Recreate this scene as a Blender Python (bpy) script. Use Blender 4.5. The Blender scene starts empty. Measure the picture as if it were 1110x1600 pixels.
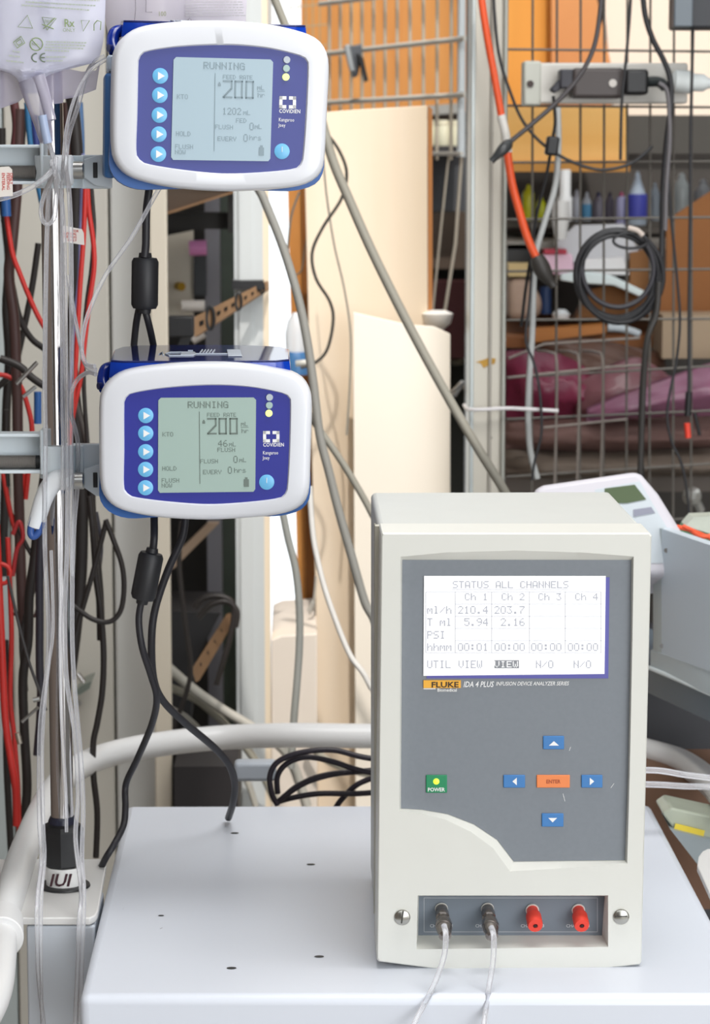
import bpy, math, random
from mathutils import Vector, Matrix
random.seed(7)
S = bpy.context.scene
C = S.collection
R = math.radians

# ------------------------------------------------------------------ camera, sky, sun, exposure
FPX, TH, PS, ZC = 4040.0, R(7.7), math.atan(90/4040), 1.445
cam = bpy.data.cameras.new('camera'); camo = bpy.data.objects.new('camera', cam); C.objects.link(camo)
camo.location = (0, 0, ZC); camo.rotation_euler = (R(90)-TH, 0, -PS)
cam.sensor_fit = 'VERTICAL'; cam.sensor_height = 36; cam.lens = FPX/1600*36
cam.clip_start = .05; cam.clip_end = 60
cam.dof.use_dof = True; cam.dof.focus_distance = 1.91; cam.dof.aperture_fstop = 14
S.camera = camo
S.view_settings.view_transform = 'Standard'; S.view_settings.look = 'None'
S.view_settings.gamma = 1; S.view_settings.exposure = 0.8
W = bpy.data.worlds.new('sky'); S.world = W; W.use_nodes = True
W.node_tree.nodes['Background'].inputs[0].default_value = (.93, .97, 1, 1)
W.node_tree.nodes['Background'].inputs[1].default_value = 1.0
def lamp(name, kind, loc, rot, energy, color, **k):
    l = bpy.data.lights.new(name, kind); l.energy = energy; l.color = color
    for a, b in k.items(): setattr(l, a, b)
    o = bpy.data.objects.new(name, l); C.objects.link(o); o.location = loc; o.rotation_euler = rot
    return o
lamp('sun', 'SUN', (0, 0, 5), (R(32), 0, R(3)), 1.45, (1, .94, .88), angle=R(1.0))
lamp('overhead_fill', 'AREA', (.42, 1.80, 2.62), (R(4), R(6), 0), 15, (1, .99, .97), shape='RECTANGLE', size=1.3, size_y=.7)  # added fill from above to brighten cart and analyzer, not a real fixture
lamp('front_fill', 'AREA', (1.5, -1.0, 1.45), (R(86), 0, R(28)), 21, (1, 1, 1), shape='RECTANGLE', size=1.4, size_y=1.6)  # added area fill from front right, no actual opening behind it

# ------------------------------------------------------------------ pixel -> point
FW = Vector((math.sin(PS)*math.cos(TH), math.cos(PS)*math.cos(TH), -math.sin(TH)))
RT = Vector((math.cos(PS), -math.sin(PS), 0)); UP = RT.cross(FW)
CP = Vector((0, 0, ZC))
def ray(px, py): return FW + RT*((px-555)/FPX) - UP*((py-800)/FPX)
def P(px, py, Y): d = ray(px, py); return CP + d*(Y/d.y)
def Zp(px, py, z): d = ray(px, py); return CP + d*((z-ZC)/d.z)
def px2m(n, Y): return n*Y/FPX

# ------------------------------------------------------------------ materials
def lin(h):
    c = [int(h[i:i+2], 16)/255 for i in (0, 2, 4)]
    return tuple(x/12.92 if x <= .04045 else ((x+.055)/1.055)**2.4 for x in c)+(1,)
_m = {}
def M(h, rough=.5, metal=0, var=0, scale=8, emit=0, alpha=1, trans=0, spec=.5, bump=0, stretch=None, wood=None, coat=0):
    key = (h, rough, metal, var, scale, emit, alpha, trans, spec, bump, stretch, wood, coat)
    if key in _m: return _m[key]
    m = bpy.data.materials.new('material_'+h); m.use_nodes = True; t = m.node_tree; b = t.nodes['Principled BSDF']
    c = lin(h)
    b.inputs['Base Color'].default_value = c; b.inputs['Roughness'].default_value = rough
    b.inputs['Metallic'].default_value = metal; b.inputs['Specular IOR Level'].default_value = spec
    b.inputs['Coat Weight'].default_value = coat
    if emit: b.inputs['Emission Color'].default_value = c; b.inputs['Emission Strength'].default_value = emit
    if alpha < 1: b.inputs['Alpha'].default_value = alpha
    if trans: b.inputs['Transmission Weight'].default_value = trans
    if var or bump or wood:
        tc = t.nodes.new('ShaderNodeTexCoord'); mp = t.nodes.new('ShaderNodeMapping'); n = t.nodes.new('ShaderNodeTexNoise')
        t.links.new(tc.outputs['Object'], mp.inputs[0]); t.links.new(mp.outputs[0], n.inputs['Vector'])
        if stretch: mp.inputs['Scale'].default_value = stretch
        n.inputs['Scale'].default_value = scale; n.inputs['Detail'].default_value = 6
        if var or wood:
            r = t.nodes.new('ShaderNodeValToRGB'); r.color_ramp.elements[0].position = .3; r.color_ramp.elements[1].position = .7
            c2 = lin(wood) if wood else tuple(x*(1-var) for x in c[:3])+(1,)
            r.color_ramp.elements[0].color = c2; r.color_ramp.elements[1].color = c
            t.links.new(n.outputs['Fac'], r.inputs[0]); t.links.new(r.outputs[0], b.inputs['Base Color'])
        if bump:
            bm = t.nodes.new('ShaderNodeBump'); bm.inputs['Strength'].default_value = bump; bm.inputs['Distance'].default_value = .002
            t.links.new(n.outputs['Fac'], bm.inputs['Height']); t.links.new(bm.outputs[0], b.inputs['Normal'])
    _m[key] = m; return m
def clear_mat(name, tint, amount, rough=.08):
    m = bpy.data.materials.new(name); m.use_nodes = True; t = m.node_tree; b = t.nodes['Principled BSDF']
    out = t.nodes['Material Output']
    b.inputs['Base Color'].default_value = lin(tint); b.inputs['Roughness'].default_value = rough
    tr = t.nodes.new('ShaderNodeBsdfTransparent'); mx = t.nodes.new('ShaderNodeMixShader')
    fr = t.nodes.new('ShaderNodeFresnel'); fr.inputs[0].default_value = 1.5
    ma = t.nodes.new('ShaderNodeMath'); ma.operation = 'MULTIPLY_ADD'; ma.inputs[1].default_value = 1.6; ma.inputs[2].default_value = amount; ma.use_clamp = True
    t.links.new(fr.outputs[0], ma.inputs[0]); t.links.new(ma.outputs[0], mx.inputs[0])
    t.links.new(tr.outputs[0], mx.inputs[1]); t.links.new(b.outputs[0], mx.inputs[2]); t.links.new(mx.outputs[0], out.inputs[0])
    return m
CLEAR = clear_mat('clear_plastic', 'F4F4F8', .20, .12)
SPOUT = clear_mat('bag_spout_plastic', 'D6D2E2', .32, .15)
BAGM = clear_mat('bag_film', 'D9DAEC', .62, .3)
SKIRT = clear_mat('bag_film_thin', 'C9C3D6', .5, .25)
BLUECL = clear_mat('blue_clear_plastic', '0A3FB8', .72, .08)
SMOKE = clear_mat('smoky_clear_plastic', '232C66', .8, .03)
CASE = M('DEDED7', .45, var=.02, scale=30, bump=.05)
CASE2 = M('CDCFCB', .5, var=.02, scale=40)
PAINT = M('E2E5EA', .4, var=.03, scale=5)
RAIL = M('E8E8E8', .35)
CHROME = M('D8D4D2', .07, 1)
STEEL = M('B8B8B6', .3, 1)
BLK = M('1B1B1D', .45)
BLKC = M('26252A', .5)
DKG = M('3A3A3D', .5)
GALV = M('CDC8BC', .55, .15, var=.12, scale=3, stretch=(8, 8, .6))

# ------------------------------------------------------------------ mesh building
def catmull(p, n=6, closed=False):
    p = [Vector(q) for q in p]
    if len(p) < 3 and not closed: return p
    out = []; N = len(p); rng = N if closed else N-1
    for i in range(rng):
        if closed: a, b, c, d = p[(i-1) % N], p[i], p[(i+1) % N], p[(i+2) % N]
        else: a, b, c, d = p[max(i-1, 0)], p[i], p[i+1], p[min(i+2, N-1)]
        for k in range(n):
            t = k/n
            out.append(.5*((2*b)+(c-a)*t+(2*a-5*b+4*c-d)*t*t+(3*b-a-3*c+d)*t**3))
    if not closed: out.append(p[-1])
    return out
class MB:
    def __init__(s): s.v = []; s.f = []
    def add(s, v, f):
        n = len(s.v); s.v += [Vector(q) for q in v]; s.f += [tuple(i+n for i in q) for q in f]; return s
    def box(s, c, d, rot=None):
        v = [Vector((x*d[0]/2, y*d[1]/2, z*d[2]/2)) for x in (-1, 1) for y in (-1, 1) for z in (-1, 1)]
        if rot is not None: v = [rot @ q for q in v]
        return s.add([q+Vector(c) for q in v], [(0,1,3,2),(4,6,7,5),(0,4,5,1),(2,3,7,6),(0,2,6,4),(1,5,7,3)])
    def span(s, a, b): return s.box((Vector(a)+Vector(b))/2, [abs(x-y) for x, y in zip(a, b)])
    def pxbox(s, x0, y0, x1, y1, Y, dep):          # a box whose front face fills that patch of the plane y = Y
        a = P(x0, y0, Y); b = P(x1, y1, Y); return s.span((a.x, Y, b.z), (b.x, Y+dep, a.z))
    def prism(s, pts, vec):
        n = len(pts); pts = [Vector(p) for p in pts]; vec = Vector(vec)
        return s.add(pts+[p+vec for p in pts], [tuple(range(n)), tuple(range(2*n-1, n-1, -1))]+[(i, i+n, (i+1) % n+n, (i+1) % n) for i in range(n)])
    def loft(s, rings, cap0=True, cap1=True):
        n = len(rings[0]); v = [q for r in rings for q in r]; f = []
        for k in range(len(rings)-1):
            for i in range(n): j = (i+1) % n; f.append((k*n+i, k*n+j, (k+1)*n+j, (k+1)*n+i))
        if cap0: f.append(tuple(range(n-1, -1, -1)))
        if cap1: f.append(tuple(range((len(rings)-1)*n, len(rings)*n)))
        return s.add(v, f)
    def tube(s, pts, r, seg=10, sm=6, closed=False):
        pts = catmull(pts, sm, closed) if sm > 1 else [Vector(p) for p in pts]
        N = len(pts); rings = []; up = None
        for i, p in enumerate(pts):
            t = (pts[(i+1) % N]-pts[i-1]) if closed else (pts[min(i+1, N-1)]-pts[max(i-1, 0)])
            if t.length < 1e-9: t = Vector((0, 0, 1))
            t.normalize()
            if up is None: up = t.orthogonal().normalized()
            up = (up-t*up.dot(t)).normalized(); w = t.cross(up)
            rr = r(i/(N-1)) if callable(r) else r
            rings.append([p+(up*math.cos(a)+w*math.sin(a))*rr for a in [2*math.pi*k/seg for k in range(seg)]])
        if closed: rings.append(rings[0]); return s.loft(rings, False, False)
        return s.loft(rings)
    def lathe(s, prof, o, axis=(0, 0, 1), seg=24):
        ax = Vector(axis).normalized(); a = ax.orthogonal().normalized(); b = ax.cross(a); o = Vector(o)
        return s.loft([[o+ax*h+(a*math.cos(t)+b*math.sin(t))*max(r, 1e-5) for t in [2*math.pi*k/seg for k in range(seg)]] for r, h in prof])
    def cyl(s, a, b, r, seg=20, r2=None):
        a, b = Vector(a), Vector(b); return s.lathe([(r, 0), (r if r2 is None else r2, (b-a).length)], a, b-a, seg)
def root_matrix(o):
    m = Matrix.Identity(4)
    while o is not None:
        if o.type == 'EMPTY' or o.parent is None:
            m = Matrix.LocRotScale(o.location, o.rotation_euler, o.scale) @ m
        o = o.parent
    return m
def link(name, me, parent, mat, bevel, angle, local):
    for p in me.polygons: p.use_smooth = True
    me.set_sharp_from_angle(angle=R(angle))
    if mat: me.materials.clear(); me.materials.append(mat)
    o = bpy.data.objects.new(name, me); C.objects.link(o)
    if parent:
        if not local: me.transform(root_matrix(parent).inverted())
        o.parent = parent
    if bevel:
        b = o.modifiers.new('bevel', 'BEVEL'); b.width = bevel; b.segments = 3; b.limit_method = 'ANGLE'; b.angle_limit = R(35)
    return o
def obj(name, mb, mat, parent=None, bevel=0, angle=38, local=False):
    me = bpy.data.meshes.new(name); me.from_pydata([tuple(v) for v in mb.v], [], mb.f); me.validate(); me.update()
    import bmesh
    bm = bmesh.new(); bm.from_mesh(me); bmesh.ops.recalc_face_normals(bm, faces=bm.faces); bm.to_mesh(me); bm.free()
    return link(name, me, parent, mat, bevel, angle, local)
def tag(o, label, cat=None, group=None, kind=None):
    if label: o['label'] = label
    if cat: o['category'] = cat
    if group: o['group'] = group
    if kind: o['kind'] = kind
    return o
def thing(name, label, cat, loc, rot=(0, 0, 0), group=None):
    o = bpy.data.objects.new(name, None); C.objects.link(o); o.location = loc; o.rotation_euler = rot; o.empty_display_size = .02
    return tag(o, label, cat, group)
def struct(name, mb, mat, **k): o = obj(name, mb, mat, **k); o['kind'] = 'structure'; return o
def cut(o, cutters):
    tmp = []
    for c in cutters:
        q = obj('cutter', c, None); tmp.append(q); q.parent = o.parent
        q.data.transform(root_matrix(o).inverted() if o.parent else Matrix())
        b = o.modifiers.new('b', 'BOOLEAN'); b.object = q; b.operation = 'DIFFERENCE'; b.solver = 'EXACT'
    bpy.context.view_layer.update()
    me = bpy.data.meshes.new_from_object(o.evaluated_get(bpy.context.evaluated_depsgraph_get()))
    o.modifiers.clear(); o.data = me
    for q in tmp: bpy.data.objects.remove(q)
    me.set_sharp_from_angle(angle=R(30))
def text(name, s, mat, parent, origin, size, right=(1, 0, 0), up=(0, 0, 1), shear=0, bold=0, width=1, align='LEFT', local=False, depth=0, sp=1):
    cu = bpy.data.curves.new('t', 'FONT'); cu.body = s; cu.size = size; cu.shear = shear; cu.offset = bold*size; cu.align_x = align
    cu.extrude = depth; cu.space_character = sp; cu.resolution_u = 2
    t = bpy.data.objects.new('t', cu); C.objects.link(t); bpy.context.view_layer.update()
    me = bpy.data.meshes.new_from_object(t.evaluated_get(bpy.context.evaluated_depsgraph_get())); bpy.data.objects.remove(t)
    r = Vector(right).normalized(); u = Vector(up).normalized(); n = r.cross(u)
    mt = Matrix((r, u, n)).transposed().to_4x4(); mt.translation = Vector(origin)
    me.transform(mt @ Matrix.Diagonal((width, 1, 1, 1)))
    return link(name, me, parent, mat, 0, 30, local)
FONT = {k: [int(v[i:i+2], 16) for i in range(0, 10, 2)] for k, v in {
 '0':'3E4141413E','1':'00427F4000','2':'4261514946','3':'2141454B31','4':'1814127F10','5':'2745454539','6':'3C4A494930','7':'0171090503',
 '8':'3649494936','9':'064949291E','A':'7E1111117E','B':'7F49494936','C':'3E41414122','D':'7F4141221C','E':'7F49494941','F':'7F09090901',
 'G':'3E4149497A','H':'7F0808087F','I':'00417F4100','K':'7F08142241','L':'7F40404040','M':'7F020C027F','N':'7F0408107F','O':'3E4141413E',
 'P':'7F09090906','R':'7F09192946','S':'4649494931','T':'01017F0101','U':'3F4040403F','V':'1F2040201F','W':'3F4038403F','Y':'0708700807',
 'm':'7C0418047C','l':'00417F4000','h':'7F08040478','r':'7C08040408','s':'4854545420','.':'0060600000',':':'0036360000','/':'2010080402',' ':'0000000000'}.items()}
def pix(mb, s, f, x, y, cw, ch, adv=6, inv=False):   # a run of LCD cells; f(x, y) -> point on the screen, y downwards
    def q(a, b, c, d): mb.add([f(a, b), f(c, b), f(c, d), f(a, d)], [(0, 3, 2, 1)])
    for k, c in enumerate(s):
        g = FONT[c]
        for i in range(adv if inv else 5):
            col = g[i] if i < 5 else 0
            if inv:
                for j in range(-1, 8):
                    if not (0 <= j < 7 and (col >> j) & 1): q(x+(k*adv+i)*cw, y+j*ch, x+(k*adv+i+1)*cw, y+(j+1)*ch)
            else:
                for j in range(7):
                    if (col >> j) & 1: q(x+(k*adv+i)*cw, y+j*ch, x+(k*adv+i+.94)*cw, y+(j+.94)*ch)
def cable(name, label, cat, pts, wpx, mat, Y=None, group=None, sm=6, seg=10, z=None):
    if z is not None: q = [Zp(a, b, z) for a, b in pts]; Yr = q[len(q)//2].y
    else:
        q = [P(p[0], p[1], p[2] if len(p) > 2 else Y) for p in pts]; Yr = sum(v.y for v in q)/len(q)
    return tag(obj(name, MB().tube(q, px2m(wpx/2, Yr), seg, sm), mat), label, cat, group)

# ------------------------------------------------------------------ setting
struct('floor', MB().span((-3, -2.5, -.05), (3, 6, 0)), M('8F8B84', .8, var=.2, scale=4))
struct('reflect_wall_left', MB().span((-1.7, -1.5, 0), (-1.6, 4.6, 2.7)), M('7A6E66', .8, var=.15))  # unseen dark wall, added to reflect in the chrome pole
struct('shade_roof', MB().span((-1.7, .1, 2.7), (2.6, 1.45, 2.75)).span((-1.7, 1.45, 2.7), (-.03, 4.6, 2.75)).span((.24, 1.45, 2.7), (2.6, 3.0, 2.75)).span((.24, 3.55, 2.7), (2.6, 4.6, 2.75)), M('8C857C', .8))  # unseen roof, gaps shaped to sun the boards and shade the foreground
struct('reflect_wall_front', MB().span((-1.7, -1.9, 0), (.1, -1.8, 2.7)), M('6A6159', .8, var=.2))  # unseen partial wall behind the camera, added for dark stripes in the pole
struct('reflect_wall_right', MB().span((2.4, .4, 0), (2.5, 4.6, 2.7)), M('7A6E66', .8, var=.15))  # unseen wall on the right, added to darken the pole's reflections
struct('wall_back', MB().span((.18, 4.5, 0), (2.4, 4.6, 2.7)).span((-1.6, 4.5, 0), (-.35, 4.6, 2.7)), M('5B5652', .9, var=.2))

# ------------------------------------------------------------------ equipment cart
TZ = .86
def corner(px, py): return Zp(px, py, TZ)
cart = thing('equipment_cart', 'off-white painted metal cart top with small mounting holes under the analyzer', 'cart', (.2, 2.05, 0))
bl, br, fr_, fl = corner(197, 1258), corner(1018, 1256), corner(1178, 1556), corner(124, 1556)
top = obj('cart_top', MB().prism([fl, fr_, br, bl], (0, 0, -.075)), M('DFE4EE', .38, var=.03, scale=3), cart, bevel=.007)
for x, y in ((367, 1302), (486, 1351), (499, 1495), (362, 1513), (252, 1431)):
    p = corner(x, y); p.z += .0003
    rr = .0028 if x != 252 else .0018
    obj('mounting_hole', MB().add([p+Vector((math.cos(a)*rr*1.3, math.sin(a)*rr, 0)) for a in [k*math.pi/6 for k in range(12)]], [tuple(range(12))]), BLK, cart)
for a, b in (((192, 1422), (194, 1418)), ((250, 1452), (254, 1450))):
    p, q_ = corner(*a), corner(*b); p.z += .0003; q_.z += .0003; o_ = Vector((0, .0008, 0))
    obj('scuff_mark', MB().add([p-o_, q_-o_, q_+o_, p+o_], [(0, 1, 2, 3)]), M('A8AAAE', .6), cart)
obj('leg', MB().span((bl.x+.05, 2.2, 0), (bl.x+.09, 2.24, TZ-.07)), PAINT, cart); obj('leg', MB().span((br.x-.05, 2.2, 0), (br.x-.01, 2.24, TZ-.07)), PAINT, cart)
obj('leg', MB().span((bl.x+.05, 1.9, 0), (bl.x+.09, 1.94, TZ-.07)), PAINT, cart); obj('leg', MB().span((br.x-.05, 1.9, 0), (br.x-.01, 1.94, TZ-.07)), PAINT, cart)
# pole plate, post below it, rail
PZ = .862
pl = [Zp(x, y, PZ) for x, y in ((-60, 1342), (157, 1342), (163, 1345), (166, 1351), (153, 1423), (149, 1430), (141, 1434), (-60, 1434))]
plate = obj('pole_plate', MB().prism(pl, (0, 0, -.006)), M('E4E3E1', .35), cart, bevel=.001)
pr = [Zp(x, y, PZ) for x, y in ((1098, 1330), (1106, 1326), (1190, 1330), (1190, 1440), (1130, 1440), (1090, 1352), (1092, 1338))]
obj('pole_plate', MB().prism(pr, (0, 0, -.006)), M('E4E3E1', .35), cart, bevel=.001)
a = Zp(40, 1436, PZ); b = Zp(147, 1436, PZ)
obj('post', MB().span((a.x, a.y+.004, .1), (b.x, a.y+.1, PZ-.007)), M('CDD3DB', .45), cart, bevel=.002)
RZ = .872
rail = [Zp(x, y, RZ-.014) for x, y in ((-60, 1640), (-12, 1560), (0, 1490), (2, 1450))]
rail += [Zp(x, y, RZ-.006) for x, y in ((15, 1400), (44, 1315), (88, 1230), (145, 1188), (230, 1166), (340, 1153))]+[Zp(x, y, RZ) for x, y in ((450, 1149), (567, 1150), (700, 1150), (860, 1153), (960, 1163), (1020, 1176), (1070, 1193), (1115, 1228), (1160, 1290))]
rl = obj('bumper_rail', MB().tube(rail, .0125, 20, 8), RAIL, cart)
g0, g1 = Zp(2, 1440, RZ-.012), Zp(2, 1466, RZ-.014)
obj('rail_collar', MB().cyl(g0, g1, .0172, 28), RAIL, cart, bevel=.001)

# ------------------------------------------------------------------ IV pole
PB = Zp(99, 1385, PZ); PY = PB.y
pole = thing('infusion_pole', 'chrome pole standing in the black socket on the cart, both feeding pumps clamped to it', 'pole', PB)
def pz(py): return P(95, py, PY).z
obj('tube', MB().cyl((PB.x, PY, pz(1290)), (PB.x, PY, 1.80), .0092, 40), CHROME, pole)
obj('socket', MB().lathe([(.0135, 0), (.0166, .002), (.0172, .03), (.0156, .034), (.0105, .036)], (PB.x, PY, pz(1352)), seg=8), BLK, pole, angle=20)
obj('socket_neck', MB().lathe([(.0115, 0), (.0115, .012), (.0098, .016)], (PB.x, PY, pz(1305)), seg=32), M('2A2C3C', .25), pole)
ring_y = pz(1352)
obj('base_band', MB().lathe([(.0148, -.004), (.0148, ring_y-PZ)], (PB.x+.001, PY, PZ), seg=32), M('E6E6E4', .3), pole)
obj('base_flange', MB().lathe([(.021, 0), (.0205, .0015), (.016, .002)], (PB.x+.001, PY, PZ+.0005), seg=40), BLK, pole)
text('band_lettering', 'IUI', M('3A1520', .5), pole, (PB.x-.0105, PY-.0152, PZ+.0045), .0145, bold=.02, shear=.25)

# ------------------------------------------------------------------ infusion analyzer
AY = 1.83
an = thing('infusion_analyzer', 'beige boxy infusion device analyzer with grey front panel and lit white screen', 'analyzer', (P(800, 1510, AY).x, AY+.1, TZ))
def A(x, y, d=0): return P(x, y, AY+d)
f0 = [(596, 836), (598, 833), (1016, 833), (1019, 837), (1011, 1180), (1003, 1504), (1000, 1508), (900, 1519), (800, 1522), (690, 1516), (592, 1503), (589, 1499), (592, 1180)]
r0 = [A(*p, 0) for p in f0]
bez = obj('front_bezel', MB().loft([[A(x+(2 if x < 800 else -2), y+(2 if y < 1100 else -2), -.0) for x, y in f0], [p+Vector((0, .0015, 0)) for p in r0], [p+Vector((0, .05, 0)) for p in r0]]), CASE, an, angle=50)
fp = [(626, 869), (700, 862), (802, 859), (900, 862), (991, 869), (989, 1000), (985, 1200), (981, 1350), (880, 1358), (797, 1363), (770, 1326), (735, 1300), (695, 1281), (655, 1271), (624, 1267)]
bp = [(629, 875), (700, 875), (802, 875), (900, 875), (987, 875), (986, 1000), (982, 1200), (977, 1344), (880, 1345), (803, 1346), (777, 1312), (741, 1288), (700, 1272), (660, 1265), (627, 1263)]
cut(bez, [MB().loft([[A(*p, -.0005) for p in fp], [A(*p, .006) for p in bp]]),
          MB().loft([[A(*p, -.0005) for p in ((653, 1399), (951, 1399), (951, 1480), (651, 1484))], [A(*p, .020) for p in ((655, 1400), (945, 1400), (941, 1461), (654, 1461))]])])
b0, b1 = A(596, 836), A(1012, 1500)
bx0, bx1, bz1 = b0.x-.0005, A(1017, 836).x+.0003, b0.z
body = obj('body_case', MB().span((bx0, AY+.0505, TZ+.007), (bx1, 2.072, bz1)), CASE2, an, bevel=.004)
obj('side_seam', MB().span((bx0-.0015, AY+.1, TZ+.012), (bx0+.001, AY+.104, bz1-.006)), M('B9B6A6', .5), an)
obj('side_seam', MB().span((bx0-.0022, AY+.052, TZ+.008), (bx0+.001, AY+.062, bz1-.001)), M('C9C6B8', .5), an)
for x in (bx0+.02, bx1-.02):
    for y in (AY+.06, 2.05): obj('rubber_foot', MB().cyl((x, y, TZ), (x, y, TZ+.008), .008), BLK, an)
GREY = M('7F858C', .55, var=.05, scale=300)
obj('control_panel', MB().prism([A(x, y, .0055) for x, y in bp], (0, .004, 0)), GREY, an)
D = .0055
scr = obj('screen_frame', MB().add([A(*p, D-.0004) for p in ((664, 902), (953, 902), (951, 1060), (667, 1060))], [(0, 3, 2, 1)]), M('5B5AA8', .4), an)
scr = obj('display_screen', MB().prism([A(*p, D-.0014) for p in ((663, 900), (947, 900), (945, 1053), (662, 1056))], (0, .0009, 0)), M('FFFFFF', .4, emit=.12), an)
LG = M('B6B9C4', .5); lcd = MB()
def af(x, y): return A(x, y, D-.0018)
def vf(s, x, y, n=None, w=2.05, h=1.75): pix(lcd, s, lambda a, b: af(a, b), x, y, w, h)
vf('STATUS ALL CHANNELS', 708, 908, w=1.60, h=1.6)
for i in range(4): vf('Ch'.replace('C', 'C')+' %d' % (i+1), 727+i*57.5, 927, w=1.55, h=1.6)
vf('ml/h', 668, 947, w=1.65); vf('T ml', 668, 966, w=1.65); vf('PSI', 668, 986, w=1.65); vf('hhmm', 668, 1005, w=1.65)
vf('210.4', 716, 947, w=1.63); vf('203.7', 773, 947, w=1.63); vf('5.94', 726, 966, w=1.63); vf('2.16', 783, 966, w=1.63)
for i in range(4): vf('00:01' if i == 0 else '00:00', 716+i*57.3, 1005, w=1.63)
vf('UTIL', 668, 1032, w=1.6); vf('VIEW', 717, 1032, w=1.6); vf('N/O', 838, 1032, w=1.6); vf('N/O', 897, 1032, w=1.6)
def hl(x0, y0, x1, y1, w=.7): lcd.add([af(x0-w/2, y0-w/2), af(x1+w/2, y0-w/2), af(x1+w/2, y1+w/2), af(x0-w/2, y1+w/2)], [(0, 3, 2, 1)])
hl(706, 921, 889, 921)
for y in (925, 944, 963, 982, 1001, 1020): hl(666 if y in (925, 1020) else 712, y, 940, y)
for x in (666, 712, 769, 828, 884, 940): hl(x, 925, x, 1020)
obj('screen_readout', lcd, LG, scr)
inv = MB(); pix(inv, 'VIEW', af, 773, 1033, 1.6, 1.4, inv=True); obj('screen_highlight', inv, M('8F9298', .5), scr)
def aq(name, x0, y0, x1, y1, mat, par, d=D-.0012, dep=.0012, bev=.0006):
    return obj(name, MB().prism([A(*p, d) for p in ((x0, y0), (x1, y0), (x1, y1), (x0, y1))], (0, dep, 0)), mat, par, bevel=bev)
badge = aq('maker_badge', 662, 1063, 720.5, 1075, M('F2B23A', .5), an, dep=.001, bev=0)
WHT = M('F4F4F4', .5)
text('badge_lettering', 'FLUKE', M('3A2A18', .5), badge, A(674, 1074, D-.0015), px2m(12.5, AY), bold=.025, width=1.25)
text('model_lettering', 'Biomedical', WHT, an, A(683.5, 1080.6, D-.0005), px2m(7.2, AY), bold=.02, width=1.0)
aq('badge_underline', 662, 1075.5, 681, 1077, WHT, an, d=D-.0005, dep=.0003, bev=0)
text('model_lettering', 'IDA 4 PLUS', WHT, an, A(724, 1073.5, D-.0005), px2m(13, AY), bold=.015, shear=.25, width=.76)
text('model_lettering', 'INFUSION DEVICE ANALYZER SERIES', WHT, an, A(775, 1071.2, D-.0005), px2m(8.9, AY), bold=.01, shear=.25, width=.80)
BTN = M('3F7EBE', .45)
def arrow(par, pts, mat=WHT): obj('arrow_mark', MB().add([A(*p, D-.0016) for p in pts], [(0, 1, 2)]), mat, par)
for (x0, y0, x1, y1, tri) in ((849, 1150, 882, 1171, ((858, 1165), (874, 1165), (866, 1158))), (787, 1211, 821, 1231, ((808, 1215), (808, 1227), (801, 1221))),
                              (909, 1211, 942, 1231, ((922, 1215), (922, 1227), (929, 1221))), (847, 1271, 881, 1292, ((857, 1278), (871, 1278), (864, 1285)))):
    arrow(aq('arrow_button', x0, y0, x1, y1, BTN, an), tri)
eb = aq('enter_button', 839, 1211, 891, 1231, M('F08A4E', .45), an)
text('button_lettering', 'ENTER', M('A8502E', .5), eb, A(865, 1224, D-.0016), px2m(8.5, AY), bold=.02, align='CENTER', width=.9)
pw = aq('power_button', 666, 1211, 699, 1239, M('1E8A5C', .45), an)
text('button_lettering', 'POWER', WHT, pw, A(682, 1236.5, D-.0016), px2m(8.6, AY), bold=.02, align='CENTER', width=.92)
obj('power_light', MB().lathe([(px2m(5.3, AY), 0), (px2m(4.5, AY), .0008), (0, .0014)], A(682, 1221, D-.0010), (0, -1, 0)), M('C8F03C', .4, emit=.6), pw)
for a_, b_ in (((955, 1231), (960, 1224)), ((883, 1252), (880, 1240)), ((892, 1167), (890, 1173))):
    obj('scratch', MB().tube([A(*a_, D-.0002), A(*b_, D-.0002)], .0002, 6, 1), WHT, an)
# connector bay
CBY = .0195
bay = obj('connector_panel', MB().prism([A(*p, CBY) for p in ((650, 1396), (948, 1396), (945, 1463), (650, 1463))], (0, .002, 0)), M('6E7781', .5), an)
ln = MB()
for (x0, y0, x1, y1) in ((663, 1403, 934, 1403), (663, 1456, 934, 1456), (663, 1403, 663, 1456), (934, 1403, 934, 1456)):
    ln.add([A(x0-.4, y0-.4, CBY-.0002), A(x1+.4, y0-.4, CBY-.0002), A(x1+.4, y1+.4, CBY-.0002), A(x0-.4, y1+.4, CBY-.0002)], [(0, 3, 2, 1)])
obj('outline_marking', ln, M('B9BDC2', .5), bay)
for i, x in enumerate((672, 743, 814, 885)):
    text('channel_lettering', 'CHANNEL %d' % (i+1), M('D5D8DB', .5), bay, A(x, 1449, CBY-.0003), px2m(7.5, AY), bold=.01, width=.95)
DKM = M('8F8884', .24, .85)
ax = Vector((.03, -1, -.33)).normalized()
for x in (690, 762):
    o = A(x, 1419, CBY)
    t = thing('luer_connector', 'metal luer fitting with clear tube, nearest the left screw of the analyzer' if x < 700 else 'metal luer fitting with clear tube, right beside the red caps', 'connector', o, group='metal tube fittings on the analyzer')
    obj('washer', MB().lathe([(.0048, 0), (.0048, .001)], o, ax), M('D8D6D0', .4), t)
    s_ = .00056
    obj('barrel', MB().lathe([(8*s_, 0), (8*s_, .006), (9*s_, .007), (9*s_, .012), (7.5*s_, .013), (7.5*s_, .017), (10.5*s_, .018), (10.5*s_, .026), (9.5*s_, .029), (8.5*s_, .031), (8.5*s_, .035), (5*s_, .037)], o, ax, 28), DKM, t)
    obj('locking_ring', MB().lathe([(10.9*s_, .020), (11.3*s_, .021), (11.3*s_, .024), (10.9*s_, .025)], o, ax, 28), M('9A9492', .15, 1), t)
RED = M('E8402E', .45)
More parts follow.
